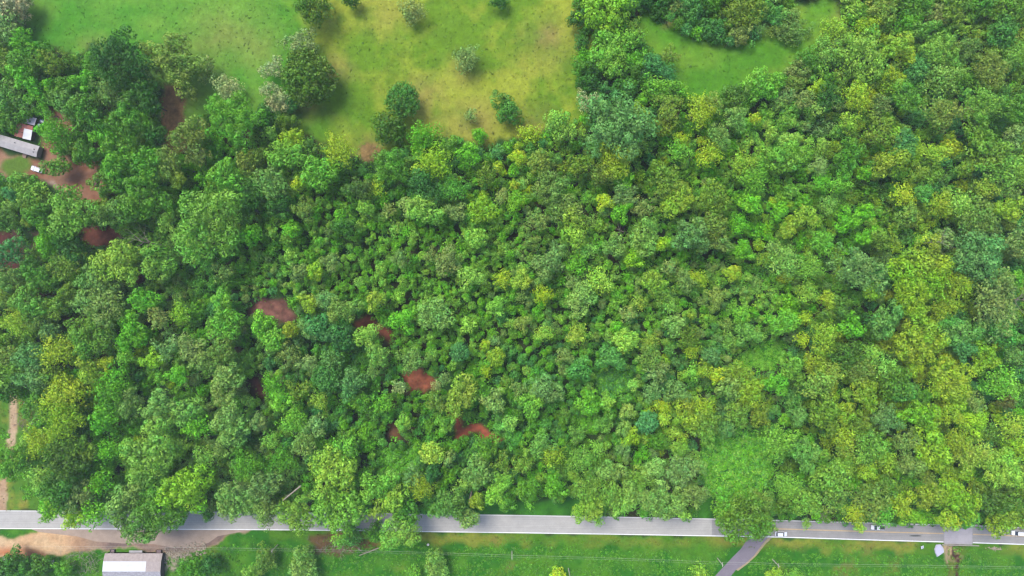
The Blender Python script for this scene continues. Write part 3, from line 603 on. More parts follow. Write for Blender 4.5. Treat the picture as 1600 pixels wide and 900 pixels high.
def dirt_near(px, py, m):
    xs = np.array([px, px+m, px-m, px, px]); ys = np.array([py, py, py, py+m, py-m])
    return look(_DM, xs, ys).any()
cell = {}; fill = []
def grid_add(px, py, rp):
    cell.setdefault((int(px//40), int(py//40)), []).append((px, py, rp))
def clear(px, py, rp, f):
    i0, j0 = int(px//40), int(py//40)
    for a_ in range(i0-2, i0+3):
        for b_ in range(j0-2, j0+3):
            for x, y, q in cell.get((a_, b_), ()):
                if math.hypot(px-x, py-y) < f*(rp+q): return False
    return True
for c_ in ind: grid_add(c_[0], c_[1], c_[2]*.95)
for c_ in rest: grid_add(c_[0], c_[1], c_[2]); fill.append((c_[0], c_[1], c_[2], c_[3], c_[4], 0))
NT = 90000
cx = r_.uniform(-110, 1710, NT); cy = r_.uniform(-90, 835, NT)
def rad_at(px, py):
    d = max(abs(px-760)/420, abs(py-480)/210); t = min(max(d-.7, 0)/.8, 1)
    return 8.2+6.8*t
blk = closed(cx, cy, 6)
for px, py, bk in zip(cx, cy, blk):
    if bk: continue
    rp = rad_at(px, py)*r_.choice([.62, .75, .9, 1.0, 1.2, 1.5])*r_.uniform(.92, 1.08)
    if dirt_near(px, py, rp*1.0): continue
    if look(_CL, [px+rp*.6, px-rp*.6, px, px], [py, py, py+rp*.6, py-rp*.6]).any() and r_.random() < .8: continue
    if not clear(px, py, rp, .63): continue
    grid_add(px, py, rp)
    jx = px+r_.normal()*35; jy = py+r_.normal()*35
    code = ROWS[int(np.clip(jy//100, 0, 8))][int(np.clip(jx//100, 0, 15))]
    c1 = code[r_.integers(len(code))]; c2 = code[r_.integers(len(code))]
    fill.append((px, py, rp, c1+c2, 'rrrsfd'[r_.integers(6)], 1))
print('filler trees', len(fill))
Qs = []; Ls = []; Ts = []
for k_, (px, py, rp, code, form, kind) in enumerate(fill):
    r = rp/4*.98; ci = int(np.argmin([abs(math.log(r/a_)) for a_ in CLS])); q, lv, _ = CR[ci, form, r_.integers(NV[form])]
    s = r/CLS[ci]; ht = (6.2+1.1*r)*r_.uniform(.62, 1.28)
    if kind == 0: ht = tree_height(r, px, py)
    else: ht *= .82 if 420 < px < 1080 else .58
    hc = max(ht-r*.7, .3*r); X, Y = P(px, py, hc)
    a_ = r_.uniform(0, 6.28); ca_, sa_ = math.cos(a_)*s, math.sin(a_)*s; q = q*np.array([r_.uniform(.8, 1.2), r_.uniform(.85, 1.1), r_.uniform(.85, 1.3)])
    qq = np.empty_like(q); qq[..., 0] = q[..., 0]*ca_-q[..., 1]*sa_+X; qq[..., 1] = q[..., 0]*sa_+q[..., 1]*ca_+Y; qq[..., 2] = q[..., 2]*s+hc
    Qs.append(qq.astype(np.float32)); Ls.append(lv); Ts.append(np.broadcast_to(tint(code)*r_.uniform(1.0, 1.26)*np.array([r_.uniform(.94, 1.1), 1, r_.uniform(.85, 1.2)]), (len(q), 3)))
Qs = np.concatenate(Qs); print('mass quads', len(Qs))
me = quads_to_mesh('small_trees', Qs, np.concatenate(Ls), np.concatenate(Ts), M_LEAFV)
o = bpy.data.objects.new('small_trees', me); COL.objects.link(o)
tag(o, 'dense mass of smaller mixed green tree crowns filling the wood between bigger trees', 'woodland', kind='stuff')
mb = MB()
for px, py, rp, code, form, kind in fill[::1]:
    r = rp/4; hc = 6.0; X, Y = P(px, py, hc+r*.3)
    mb.tube([(X, Y, -.1), (X+r_.uniform(-.2, .2), Y+r_.uniform(-.2, .2), hc)], [.13, .07], 4)
o = mb.build('small_tree_trunks', M_BARK); tag(o, 'slender trunks of the smaller trees under the dense canopy', 'trunks', kind='stuff')

# ------------------------------------------------------------------ undergrowth, vines, weeds, grass
def clumps(n_, seed, leaf, rad, flat=.6, per=16):
    out = []
    for v in range(n_):
        g = np.random.default_rng(seed+v); d = g.normal(size=(per, 3)); d[:, 2] = np.abs(d[:, 2]); d /= np.linalg.norm(d, axis=1, keepdims=True)
        c_ = d*rad*g.uniform(.6, 1, (per, 1))*np.array([1, 1, flat]); nn = d+g.normal(size=(per, 3))*.45+np.array([0, 0, .4])
        out.append((cards(c_, nn, leaf, g), np.stack([np.clip(1+g.normal(size=per)*.18+g.normal()*.08, .5, 1.6), np.clip(.5+g.normal(size=per)*.2, 0, 1), np.zeros(per)], 1)))
    return out
def scatter(name, pts, protos, label, cat):
    """pts: (x, y, z, scale, rgb)"""
    q_ = []; l_ = []; t_ = []
    for x, y, z, s, c_ in pts:
        q, lv = protos[r_.integers(len(protos))]; a_ = r_.uniform(0, 6.28); ca_, sa_ = math.cos(a_)*s, math.sin(a_)*s
        qq = np.empty_like(q); qq[..., 0] = q[..., 0]*ca_-q[..., 1]*sa_+x; qq[..., 1] = q[..., 0]*sa_+q[..., 1]*ca_+y; qq[..., 2] = q[..., 2]*s+z
        q_.append(qq); l_.append(lv); t_.append(np.broadcast_to(c_, (len(q), 3)))
    me = quads_to_mesh(name, np.concatenate(q_), np.concatenate(l_), np.concatenate(t_), M_LEAFV)
    o = bpy.data.objects.new(name, me); COL.objects.link(o); tag(o, label, cat, kind='stuff'); return o
CL_BUSH = clumps(6, 50, .42, 1.0, .7, 26); CL_WEED = clumps(6, 70, .24, .4, .7, 8)
pts = []
ux = r_.uniform(-60, 1660, 15000); uy = r_.uniform(-40, 830, 15000); bk = closed(ux, uy, -1)
for px, py, b_ in zip(ux, uy, bk):
    if b_: continue
    x, y = P(px, py); pts.append((x, y, r_.uniform(0, 3.0), r_.uniform(.9, 1.9), tint(['G', 'GT', 'GB', 'B', 'TG'][r_.integers(5)])))
for g, n_, cs in (('g1', 420, ['BL', 'LB', 'B']), ('g2', 900, ['B', 'BL', 'BT', 'B', 'TB', 'L']), ('g3', 120, ['B', 'G']), ('g4', 260, ['BT', 'G', 'B']), ('g5', 200, ['TG', 'T', 'BG'])):
    poly = np.array(GAPS[g]); a_, b_ = poly.min(0), poly.max(0)
    xs = r_.uniform(a_[0], b_[0], n_*2); ys = r_.uniform(a_[1], b_[1], n_*2); ins = in_poly(xs, ys, GAPS[g])
    for px, py in zip(xs[ins], ys[ins]):
        x, y = P(px, py); hn = .5+.5*math.sin(px*.21+2*math.sin(py*.13))*math.sin(py*.24+1.7*math.sin(px*.11)); pts.append((x, y, (hn*1.3-.4)*r_.uniform(.7, 1) if g != 'g1' else -.2+hn*.5, (r_.uniform(.55, 1.0)+hn*.6)*(1 if g != 'g1' else .6), tint(cs[r_.integers(len(cs))])*r_.uniform(.85, 1.15)))
scatter('undergrowth', pts, CL_BUSH, 'low green undergrowth and vines covering the forest floor and gaps', 'undergrowth')
# rank growth south of the road
pts = []
sx = r_.uniform(-20, 1640, 15000); sy = r_.uniform(828, 925, 15000)
nb = fbm((100, 800), (5, 60), 3, 21)
for px, py in zip(sx, sy):
    d = py-float(road_s(px))
    dens = nb[int(np.clip(py-828, 0, 99)), int(np.clip(px/2, 0, 799))]
    if d < 8 or (d < 24 and dens < .50) or dens < .33: continue
    if in_poly([px, px], [py, py-3], PULL).any() or in_poly([px], [py], CREEK)[0] or in_poly([px], [py], [(155,858),(262,856),(262,930),(155,930)])[0]: continue
    if in_poly([px], [py], [(1160,830),(1212,830),(1200,852),(1170,885),(1140,930),(1090,930),(1112,900)])[0]: continue
    if in_poly([px], [py], [(1455,846),(1478,846),(1478,872),(1460,874)])[0]: continue
    x, y = P(px, py); c_ = ['GB', 'G', 'BG', 'GD', 'G'][r_.integers(5)] if px > 420 else ['D', 'G', 'DG', 'B'][r_.integers(4)]
    s = r_.uniform(.3, .8)*(1 if d > 22 else .6); pts.append((x, y, -.1, s, tint(c_)*.95))
for px, py, n_, sp in ((30,735,60,16),(45,765,24,12),(12,600,40,12),(50,622,50,12),(8,680,16,5)):
    for _ in range(n_):
        x, y = P(px+r_.normal()*sp*.6, py+r_.normal()*sp*.6); pts.append((x, y, 0, r_.uniform(.5, 1.3), tint(['B', 'BL', 'G'][r_.integers(3)])))
for _ in range(900):
    px = r_.uniform(-20, 1620); side = r_.random() < .45
    py = float(road_n(px))-1.8-abs(r_.normal())*1.6 if side else float(road_s(px))+1.9+abs(r_.normal())*2
    if (not side and (px < 400 or 1150 < px < 1215)) or 1465 < px < 1530: continue
    x, y = P(px, py); pts.append((x, y, -.12, r_.uniform(.12, .32), tint(['B', 'GO', 'O', 'G'][r_.integers(4)])))
for poly in DIRTS.values():
    a_ = np.array(poly); lo, hi = a_.min(0), a_.max(0)
    for _ in range(int((hi-lo).prod()/45)):
        px, py = r_.uniform(lo[0], hi[0]), r_.uniform(lo[1], hi[1])
        if in_poly([px], [py], poly)[0]: x, y = P(px, py); pts.append((x, y, -.15, r_.uniform(.12, .38), tint(['G', 'OG', 'K', 'R'][r_.integers(4)])*.8))
for _ in range(60):
    x, y = P(1474+r_.random()*38, 852+r_.random()*48); pts.append((x, y, -1.2, r_.uniform(.3, .8), tint(['B', 'O', 'G'][r_.integers(3)])))
for nm_, poly in DIRTS.items():
    cxm, cym = np.mean(poly, axis=0)
    for q1, q2 in zip(poly, poly[1:]+poly[:1]):
        for _ in range(max(2, int(math.hypot(q1[0]-q2[0], q1[1]-q2[1])/2.2))):
            u = r_.random(); x, y = P(q1[0]*(1-u)+q2[0]*u+r_.normal()*2.5, q1[1]*(1-u)+q2[1]*u+r_.normal()*2.5); pts.append((x, y, -.15, r_.uniform(.2, .6), tint(['B', 'OG', 'G'][r_.integers(3)])))
scatter('verge_weeds', pts, CL_BUSH, 'rank green weeds and brambles south of the road and along the drive', 'weeds')
pts = []
gx_ = r_.uniform(-20, 1620, 26000); gy_ = r_.uniform(-40, 860, 26000)
ok = in_poly(gx_, gy_, OPEN1) | in_poly(gx_, gy_, OPEN2) | in_poly(gx_, gy_, LEFTG) | ((gy_ > road_s(gx_)+2) & (gx_ > 400)) | ((gy_ < road_n(gx_)-1) & (gy_ > road_n(gx_)-14) & (gx_ > 735) & (gx_ < 1110))
for px, py in zip(gx_[ok], gy_[ok]):
    x, y = P(px, py); gc, f_ = ground_col(np.array([x]), np.array([y])); s = r_.uniform(.4, 1.15)*(1.6 if r_.random() < .05 else 1)
    pts.append((x, y, 0, s, gc[0]*r_.choice([.72, .9, 1.05, 1.15])*np.array([.92, 1.02, .9])))
scatter('grass', pts, CL_WEED, 'short patchy pasture grass with darker weed tufts', 'grass')

exec_objects = True
# ------------------------------------------------------------------ thin summer haze between drone and wood
def haze(density):
    m = bpy.data.materials.new('haze'); m.use_nodes = True; n = m.node_tree; n.nodes.clear()
    v = n.nodes.new('ShaderNodeVolumePrincipled'); v.inputs['Color'].default_value = (.80, .90, 1, 1); v.inputs['Density'].default_value = density
    v.inputs['Anisotropy'].default_value = .2
    o = n.nodes.new('ShaderNodeOutputMaterial'); n.links.new(v.outputs[0], o.inputs['Volume'])
    mb = MB(); mb.box(-3200, 3200, -3200, 3200, -3, H+4); ob = mb.build('haze', m); tag(ob, kind='stuff')
haze(.000085)
C.cycles.volume_bounces = 0
# ------------------------------------------------------------------ buildings
M_ROOFG = mat_flat('weathered_grey_metal', (200, 194, 192), .7, var=.16, scale=.6)
M_RED = mat_flat('rusty_red_metal', (186, 112, 98), .8, var=.25, scale=1.2)
M_RWHITE = mat_flat('white_metal_sheet', (232, 232, 234), .6, k=.5, var=.08, scale=1)
M_RUST = mat_flat('brown_grey_corrugated', (206, 190, 184), .75, var=.22, scale=1.1)
M_RUST2 = mat_flat('streaked_grey_corrugated', (196, 192, 198), .75, var=.34, scale=1.4)
M_WALL = mat_flat('pale_siding', (206, 200, 190), .8); M_WOOD = mat_flat('grey_barn_boards', (130, 116, 104), .9, var=.25, scale=2)
M_GLASS = mat_flat('dark_glass', (40, 48, 58), .08, var=.1, spec=.6); M_TRIM = mat_flat('trim', (225, 222, 215), .6)
def oriented(px, py, ang, name): 
    x, y = P(px, py); return empty(name, (x, y, 0), ang)
def corr(mb, x0, x1, prof, step=.38, amp=.035):
    """corrugated roof: profile is a list of (y, z); ribs run along the slope"""
    n_ = max(2, int((x1-x0)/step*2)); xs = np.linspace(x0, x1, n_+1)
    vs = [(x, y, z+(amp if i % 2 else 0)) for i, x in enumerate(xs) for y, z in prof]
    m_ = len(prof); nb_ = len(vs)
    vs += [(x, y, z-.06) for x in xs for y, z in prof]
    fs = []
    for i in range(n_):
        for j in range(m_-1):
            a_ = i*m_+j; fs.append((a_, a_+m_, a_+m_+1, a_+1)); fs.append((nb_+a_, nb_+a_+1, nb_+a_+m_+1, nb_+a_+m_))
        for j in (0, m_-1):
            a_ = i*m_+j; fs.append((a_, nb_+a_, nb_+a_+m_, a_+m_) if j == 0 else (a_, a_+m_, nb_+a_+m_, nb_+a_))
    for i in (0, n_):
        for j in range(m_-1):
            a_ = i*m_+j; fs.append((a_, a_+1, nb_+a_+1, nb_+a_) if i == 0 else (a_, nb_+a_, nb_+a_+1, a_+1))
    mb.add(vs, fs)
# long trailer home
ang = -R(16.6)
t = oriented(24, 226.5, ang, 'trailer_home'); tag(t, 'long narrow trailer home with weathered grey roof beside the red clay yard', 'trailer home')
W2, L2 = 2.0, 11.2
m = MB(); m.box(-L2, L2, -W2, W2, .5, 2.9); m.build('wall', M_WALL, t)
m = MB(); m.box(-L2+.1, L2-.1, -W2+.1, W2-.1, 0, .497); m.build('skirting', M_WOOD, t)
m = MB(); corr(m, -L2-.15, L2+.15, [(-W2-.2, 2.92), (0, 3.35), (W2+.2, 2.92)], .6, .02); rf = m.build('roof', M_ROOFG, t)
for x_, y_ in ((9.9, -.6), (9.9, .5), (2, .8), (-4, -.7)):
    m = MB(); m.box(x_-.18, x_+.18, y_-.18, y_+.18, 3.1, 3.5); m.build('roof_vent', mat_flat('vent_metal', (90, 94, 100), .5) if 'vent_metal' not in bpy.data.materials else bpy.data.materials['vent_metal'], rf)
for x_ in (-8, -4.5, 1, 8.5):
    for sgn in (-1, 1):
        m = MB(); m.box(x_-.55, x_+.55, sgn*W2-.03, sgn*W2+.03, 1.4, 2.3); wd = m.build('window', M_TRIM, t)
        m = MB(); m.box(x_-.47, x_+.47, sgn*(W2+.01)-.035, sgn*(W2+.01)+.035, 1.48, 2.22); m.build('pane', M_GLASS, wd)
m = MB(); m.box(4.4, 5.4, -W2-.04, -W2+.02, .55, 2.6); dd = m.build('door', M_TRIM, t)
m = MB(); m.cyl((5.2, -W2-.09, 1.5), (1, 0, 0), .03, .12, 6); m.build('handle', M_GLASS, dd)
m = MB(); m.box(4.1, 5.7, -W2-1.5, -W2-.05, .35, .5); m.box(4.3, 5.5, -W2-1.9, -W2-1.5, .12, .26); m.build('step', mat_flat('step_boards', (190, 160, 140), .9), t)
# patched shed beside it
t = oriented(44.5, 207, -R(13), 'shed'); tag(t, 'small shed with rusty red and white metal roof beside the trailer home', 'shed')
m = MB(); m.box(-3.2, 3.0, -2.5, 2.4, 0, 2.3); m.build('wall', M_WOOD, t)
m = MB(); corr(m, -3.4, .05, [(-2.7, 2.35), (2.6, 2.75)]); m.build('roof', M_RED, t)
m = MB(); corr(m, .0, 3.3, [(-2.9, 2.42), (1.0, 2.72)]); o = m.build('roof', M_RWHITE, t); tag(o, 'white metal half of the roof')
m = MB(); corr(m, .0, 3.3, [(1.0, 2.66), (2.6, 2.80)]); o = m.build('roof', M_RED, t)
m = MB(); m.box(-.5, .5, -2.56, -2.5, .05, 2.0); m.build('door', M_TRIM, t)
t = oriented(54.5, 191.5, -R(13), 'lean_to'); tag(t, 'small lean-to with pale lavender-grey metal roof behind the rusty shed', 'lean-to')
m = MB(); corr(m, -1.9, 1.9, [(-1.3, 2.5), (1.6, 2.2)]); m.build('roof', mat_flat('pale_lavender_metal', (190, 188, 204), .5), t)
for x_ in (-1.7, 1.7):
    for y_ in (-1.1, 1.4):
        m = MB(); m.box(x_-.07, x_+.07, y_-.07, y_+.07, 0, 2.2); m.build('post', M_WOOD, t)
# gambrel barn at the bottom edge
zs = [(864.5, 1.9), (877, 3.1), (893, 3.7), (911, 3.1), (925, 1.9)]
yc = P(0, 893, 3.7)[1]; prof = [(P(0, y, z)[1]-yc, z) for y, z in zs]
bx0 = P(161, 0, 3.2)[0]; bx1 = P(251.5, 0, 3.2)[0]; bc = (bx0+bx1)/2; hl = (bx1-bx0)/2
t = empty('barn', (bc, yc, 0)); tag(t, 'weathered barn with patched rusty and white corrugated roof at bottom edge', 'barn')
wp = [(prof[0][0]-.3, 0)]+[(y*.97, z-.1) for y, z in prof]+[(prof[-1][0]+.3, 0)]
n_ = len(wp); vs = [(x, y, z) for x in (-hl+.25, hl-.25) for y, z in wp]
mesh_obj('wall', vs, [tuple(range(n_)), tuple(range(2*n_-1, n_-1, -1))]+[(i, i+n_, (i+1) % n_+n_, (i+1) % n_) for i in range(n_) if i != 0 and i != 1 and i != 2 and i != 3 and i != 4], M_WOOD, t)
def up(p, d): return [(y, z+d) for y, z in p]
m = MB(); corr(m, -hl, hl, prof[0:2]); m.build('roof', M_RUST, t)
xs_ = P(228, 0, 3.4)[0]-bc
m = MB(); corr(m, -hl, xs_, up(prof[1:3], .03)); o = m.build('roof', M_RWHITE, t); tag(o, 'white upper roof panels')
m = MB(); corr(m, xs_, hl, up(prof[1:3], .03)); m.build('roof', M_RUST, t)
m = MB(); corr(m, -hl, hl, prof[2:4]); o = m.build('roof', M_RUST2, t); tag(o, 'streaked grey lower roof slope')
m = MB(); corr(m, -hl, hl, prof[3:5]); m.build('roof', M_RUST2, t)
m = MB(); m.box(-2.0, 3.1, prof[0][0]+.1, prof[0][0]+1.0, 1.55, 1.63); m.build('canopy', M_ROOFG, t)
m = MB(); m.box(-1.2, 1.2, prof[0][0]+.02, prof[0][0]+.08, 0, 1.5) ; m.build('door', M_RUST, t)
def crate(px, py, lab, rgb, sx=1.0, sy=.7, sz=.8, rz=0):
    t = oriented(px, py, rz, 'wooden_crate'); tag(t, lab, 'crate'); mt = mat_flat('crate_wood', rgb, .9)
    m = MB(); m.box(-sx, sx, -sy, sy, .05, .1)
    for s_ in (-1, 1):
        for k_ in range(3):
            z = .15+k_*sz/3; m.box(-sx, sx, s_*sy-.03, s_*sy+.03, z, z+sz/4); m.box(s_*sx-.03, s_*sx+.03, -sy+.03, sy-.03, z, z+sz/4)
    m.build('slat_box', mt, t); m = MB()
    for a_ in (-1, 1):
        for b_ in (-1, 1): m.box(a_*(sx-.1)-.05, a_*(sx-.1)+.05, b_*(sy-.1)-.05, b_*(sy-.1)+.05, 0, sz+.1)
    m.build('corner_post', mt, t)
    m = MB(); m.box(-sx+.13, sx-.13, -sy+.13, sy-.13, .1, sz*.7); m.build('contents', M_BRUSH, t)
crate(249, 861, 'brown wooden crate against the barn\'s upper right corner', (176, 140, 120))
crate(177, 860, 'grey crate against the barn\'s upper left corner', (150, 140, 136), .8, .6)

# ------------------------------------------------------------------ vehicles
def car_mesh(name, label, px, py, heading, rgb, length=4.6, width=1.82, suv=True, pickup=False, k=.62, z0=.0):
    x, y = P(px, py, 1.0); t = empty(name, (x, y, z0), heading); tag(t, label, 'pickup truck' if pickup else 'car')
    body = mat_flat('car_paint', rgb, .25, var=.03, k=k, spec=.5); h = length/2; wd = width/2
    secs = [(-h, .45, .80, .82), (-h+.12, .30, .95, .95), (-h+.5, .26, 1.0, 1.0), (0, .24, 1.0, 1.0), (h-1.25, .24, .98, 1.0), (h-.5, .26, .90, .98), (h-.1, .32, .76, .88), (h, .45, .62, .74)]
    vs = []; fs = []
    for x_, zb, zt, f_ in secs:
        ww = wd*f_; vs += [(x_, -ww*.94, zb), (x_, -ww, zb+.2), (x_, -ww, zt-.12), (x_, -ww*.9, zt), (x_, ww*.9, zt), (x_, ww, zt-.12), (x_, ww, zb+.2), (x_, ww*.94, zb)]
    for i in range(len(secs)-1):
        for j in range(8): fs.append((i*8+j, i*8+(j+1) % 8, (i+1)*8+(j+1) % 8, (i+1)*8+j))
    fs.append(tuple(range(7, -1, -1))); fs.append(tuple(range((len(secs)-1)*8, len(secs)*8)))
    o = mesh_obj('body', vs, fs, body, t); o.data.polygons.foreach_set('use_smooth', [False]*len(fs))
    md = o.modifiers.new('b', 'BEVEL'); md.width = .04; md.segments = 2; md.limit_method = 'ANGLE'
    rx = -h+.25 if (suv and not pickup) else -h+.85
    if pickup: rx = -.55
    fx = h-1.2; tx0, tx1 = rx+.35, fx-.75; zt = 1.68 if suv or pickup else 1.42; ww, wt = wd*.88, wd*.72
    cab = MB(); cab.add([(rx, -ww, .97), (fx, -ww, .97), (fx, ww, .97), (rx, ww, .97), (tx0, -wt, zt-.05), (tx1, -wt, zt-.05), (tx1, wt, zt-.05), (tx0, wt, zt-.05)], [(3,2,1,0),(4,5,6,7),(0,1,5,4),(1,2,6,5),(2,3,7,6),(3,0,4,7)])
    cab.build('windows', M_GLASS, t)
    m = MB(); m.box(tx0-.03, tx1+.03, -wt-.02, wt+.02, zt-.06, zt); m.build('roof', body, t, bevel=.03)
    if pickup:
        m = MB(); m.box(-h+.12, -.7, -wd*.78, wd*.78, 1.0, 1.012); m.build('load_bed', mat_flat('bed', (70, 70, 74), .8), t)
    for sx_ in (-h+.85, h-.9):
        for sy_ in (-1, 1):
            m = MB(); m.cyl((sx_, sy_*(wd-.1), .34), (0, 1, 0), .34, .22, 18); wl = m.build('wheel', mat_flat('tyre_rubber', (40, 40, 42), .9) if 'tyre_rubber' not in bpy.data.materials else bpy.data.materials['tyre_rubber'], t)
            m = MB(); m.cyl((sx_, sy_*(wd+.02), .34), (0, 1, 0), .2, .03, 12); m.build('rim', M_ROOFG, wl)
    for sy_ in (-1, 1):
        m = MB(); m.box(h-.13, h+.015, sy_*wd*.55-.16, sy_*wd*.55+.16, .52, .66); m.build('headlight', M_TRIM, t, bevel=.02)
        m = MB(); m.box(-h-.012, -h+.1, sy_*wd*.68-.12, sy_*wd*.68+.12, .6, .78); m.build('tail_light', mat_flat('red_lens', (170, 40, 36), .3) if 'red_lens' not in bpy.data.materials else bpy.data.materials['red_lens'], t, bevel=.02)
        m = MB(); m.box(fx-.62, fx-.45, sy_*(wd+.08)-.09, sy_*(wd+.08)+.09, .98, 1.12); m.build('mirror', body, t)
    return t
car_mesh('parked_car', 'white car parked below the long trailer home roof', 56.5, 264.5, R(180)-R(19), (236, 238, 248))
car_mesh('parked_car', 'dark blue car parked against the rusty shed and lean-to', 63.5, 194, R(74), (34, 62, 120), 3.9, 1.7, k=.5)
rz = -R(1.6)
car_mesh('moving_car', 'white car with dark windscreen in the lower lane beside the side road mouth', 1221, 834.6, rz, (232, 236, 246), 4.6, 1.8, z0=.1)
car_mesh('pickup_truck', 'white pickup in the upper lane half hidden under roadside trees', 1372, 824.3, R(180)+rz, (240, 238, 238), 5.4, 1.9, suv=False, pickup=True, z0=.1)
car_mesh('moving_car', 'white car crossing the photo\'s right edge in the upper lane', 1591, 833.2, R(180)-R(2.3), (240, 240, 242), 5.0, 1.85, z0=.1)
# dark red trailer cart
t = oriented(151, 285, R(80), 'utility_cart'); tag(t, 'dark red box cart at the right side of the red clay yard', 'cart'); mt = mat_flat('maroon_paint', (124, 62, 66), .7)
m = MB(); m.box(-1.5, 1.5, -.65, .65, .45, .55)
for s_ in (-1, 1): m.box(-1.5, 1.5, s_*.65-.03, s_*.65+.03, .55, 1.0); m.box(s_*1.5-.03, s_*1.5+.03, -.62, .62, .55, 1.0)
m.build('box', mt, t)
for s_ in (-1, 1): m = MB(); m.cyl((0, s_*.78, .33), (0, 1, 0), .33, .18, 14); m.build('wheel', bpy.data.materials['tyre_rubber'], t)
m = MB(); m.tube([(1.5, -.4, .5), (2.5, 0, .45)], .04, 5); m.tube([(1.5, .4, .5), (2.5, 0, .45)], .04, 5); m.build('drawbar', mt, t)
# boards and small white things
def plank(a_, b_, lab, rgb, wdt=.5):
    A, B = PV(*a_, 0), PV(*b_, 0); d = B-A; t = empty('plank_stack', ((A+B)/2).to_tuple(), math.atan2(d.y, d.x)); tag(t, lab, 'planks'); L_ = d.length/2
    mt = mat_flat('sawn_boards', rgb, .9, var=.2)
    for k_ in range(4):
        m = MB(); z = .04+.09*(k_//2); m.box(-L_+.1*k_, L_, (-.5+.5*(k_ % 2))*wdt, (-.04+.5*(k_ % 2))*wdt, z, z+.07); m.build('plank', mt, t)
plank((97, 203), (115, 197), 'pale orange planks lying on clay right of the rusty shed', (224, 166, 134), 1.2)
def tub(px, py, lab, r=.75, h=.7, rgb=(238, 236, 238)):
    t = oriented(px, py, 0, 'white_tub'); tag(t, lab, 'tub', 'white tubs lying about'); n_ = 20; vs = []; fs = []
    for rr, z in ((r*.8, 0), (r, h), (r*.9, h), (r*.72, .12)):
        vs += [(rr*math.cos(2*math.pi*k_/n_), rr*math.sin(2*math.pi*k_/n_), z) for k_ in range(n_)]
    for i in range(3):
        for k_ in range(n_): fs.append((i*n_+k_, i*n_+(k_+1) % n_, (i+1)*n_+(k_+1) % n_, (i+1)*n_+k_))
    fs.append(tuple(range(3*n_, 4*n_))); mesh_obj('basin', vs, fs, mat_flat('white_plastic', rgb, .4, k=.6), t)
    m = MB(); m.tube([(r*math.cos(a_*.157)*1.02, r*math.sin(a_*.157)*1.02, h) for a_ in range(41)], .04, 5); m.build('rim', M_RWHITE, t)
tub(66, 881.5, 'white tub in shrubs, middle of the three at bottom left'); tub(82.5, 877, 'white tub rightmost of the three at bottom left'); tub(8.5, 872.5, 'white tub leftmost of three, below the sandy pull-off', .9)
tub(84, 202.5, 'white tub lying left of the orange planks', .6, .5)
tub(669, 850.6, 'small white tub in the grass below the road\'s pale opening', .45, .4)

# ------------------------------------------------------------------ road furniture
M_STEEL = mat_flat('galvanised_steel', (200, 192, 184), .5); M_POLE = mat_flat('pale_weathered_pole', (214, 208, 196), .8, k=.55); M_POST = mat_flat('post_timber', (140, 124, 108), .9)
def guardrail(x0, x1, f, side, lab):
    A = PV(x0, f(x0)); B = PV(x1, f(x1)); d = B-A; t = empty('guardrail', ((A+B)/2).to_tuple(), math.atan2(d.y, d.x)); tag(t, lab, 'guardrail', 'bridge guardrails'); L_ = d.length/2
    m = MB(); m.add([(s_*L_, y_, z_) for s_ in (-1, 1) for y_, z_ in ((-.16, .45), (.02, .5), (.1, .58), (.02, .66), (.1, .74), (.02, .82), (-.16, .84))], [(i, i+1, i+8, i+7) for i in range(6)]+[(6, 0, 7, 13), tuple(range(6, -1, -1)), tuple(range(7, 14))]); m.build('rail', M_STEEL, t)
    for k_ in range(8):
        x_ = -L_+.3+k_*(2*L_-.6)/7; m = MB(); m.box(x_-.08, x_+.08, -.34, -.17, -.5, .8); m.build('post', M_POST, t)
guardrail(1470, 1528, lambda x: road_s(x)+3.0, 1, 'pale guardrail along the lower side of the bridge deck')
guardrail(1470, 1528, lambda x: road_n(x)-2.6, 1, 'pale guardrail along the upper side of the bridge deck')
# concrete slab
g = random.Random(5); out = [(1463,852),(1469,851),(1473,856),(1474,862),(1469,866),(1464,869),(1461.5,863),(1460.5,858)]
vs = [(*P(x, y), .42+g.uniform(-.03, .03)) for x, y in out]+[(*P(x+(x-1467)*.12, y+(y-860)*.12), -.02) for x, y in out]; n_ = len(out)
o = mesh_obj('concrete_slab', vs, [tuple(range(n_))]+[(i, (i+1) % n_, (i+1) % n_+n_, i+n_) for i in range(n_)], mat_flat('pale_concrete', (206, 204, 224), .9, var=.1, scale=1.5, k=.5))
tag(o, 'pale lavender concrete slab beside the creek below the bridge', 'concrete slab')
def sign(px, py, lab, rgb, tilt, w_=.9, h_=.9, rz=0, diamond=False, z=2.0, name='road_sign'):
    t = oriented(px, py, rz, name); tag(t, lab, 'sign')
    m = MB(); m.box(-.04, .04, -.04, .04, 0, z+h_/2); m.build('post', M_STEEL, t)
    m = MB(); m.box(-w_/2, w_/2, -.015, .015, -h_/2, h_/2); p_ = m.build('panel', mat_flat('sign_face', rgb, .5, k=.55), t)
    p_.location = (0, -.07, z); p_.rotation_euler = (tilt, R(45) if diamond else 0, 0)
sign(1313, 850.5, 'yellow diamond road sign in the grass below the right-hand road', (240, 200, 40), R(-25), .9, .9, R(80), True)
sign(1438, 853, 'white leaning board on a post left of the pale concrete slab', (236, 236, 246), R(-62), 1.1, 1.6, R(25), z=1.3, name='board_sign')
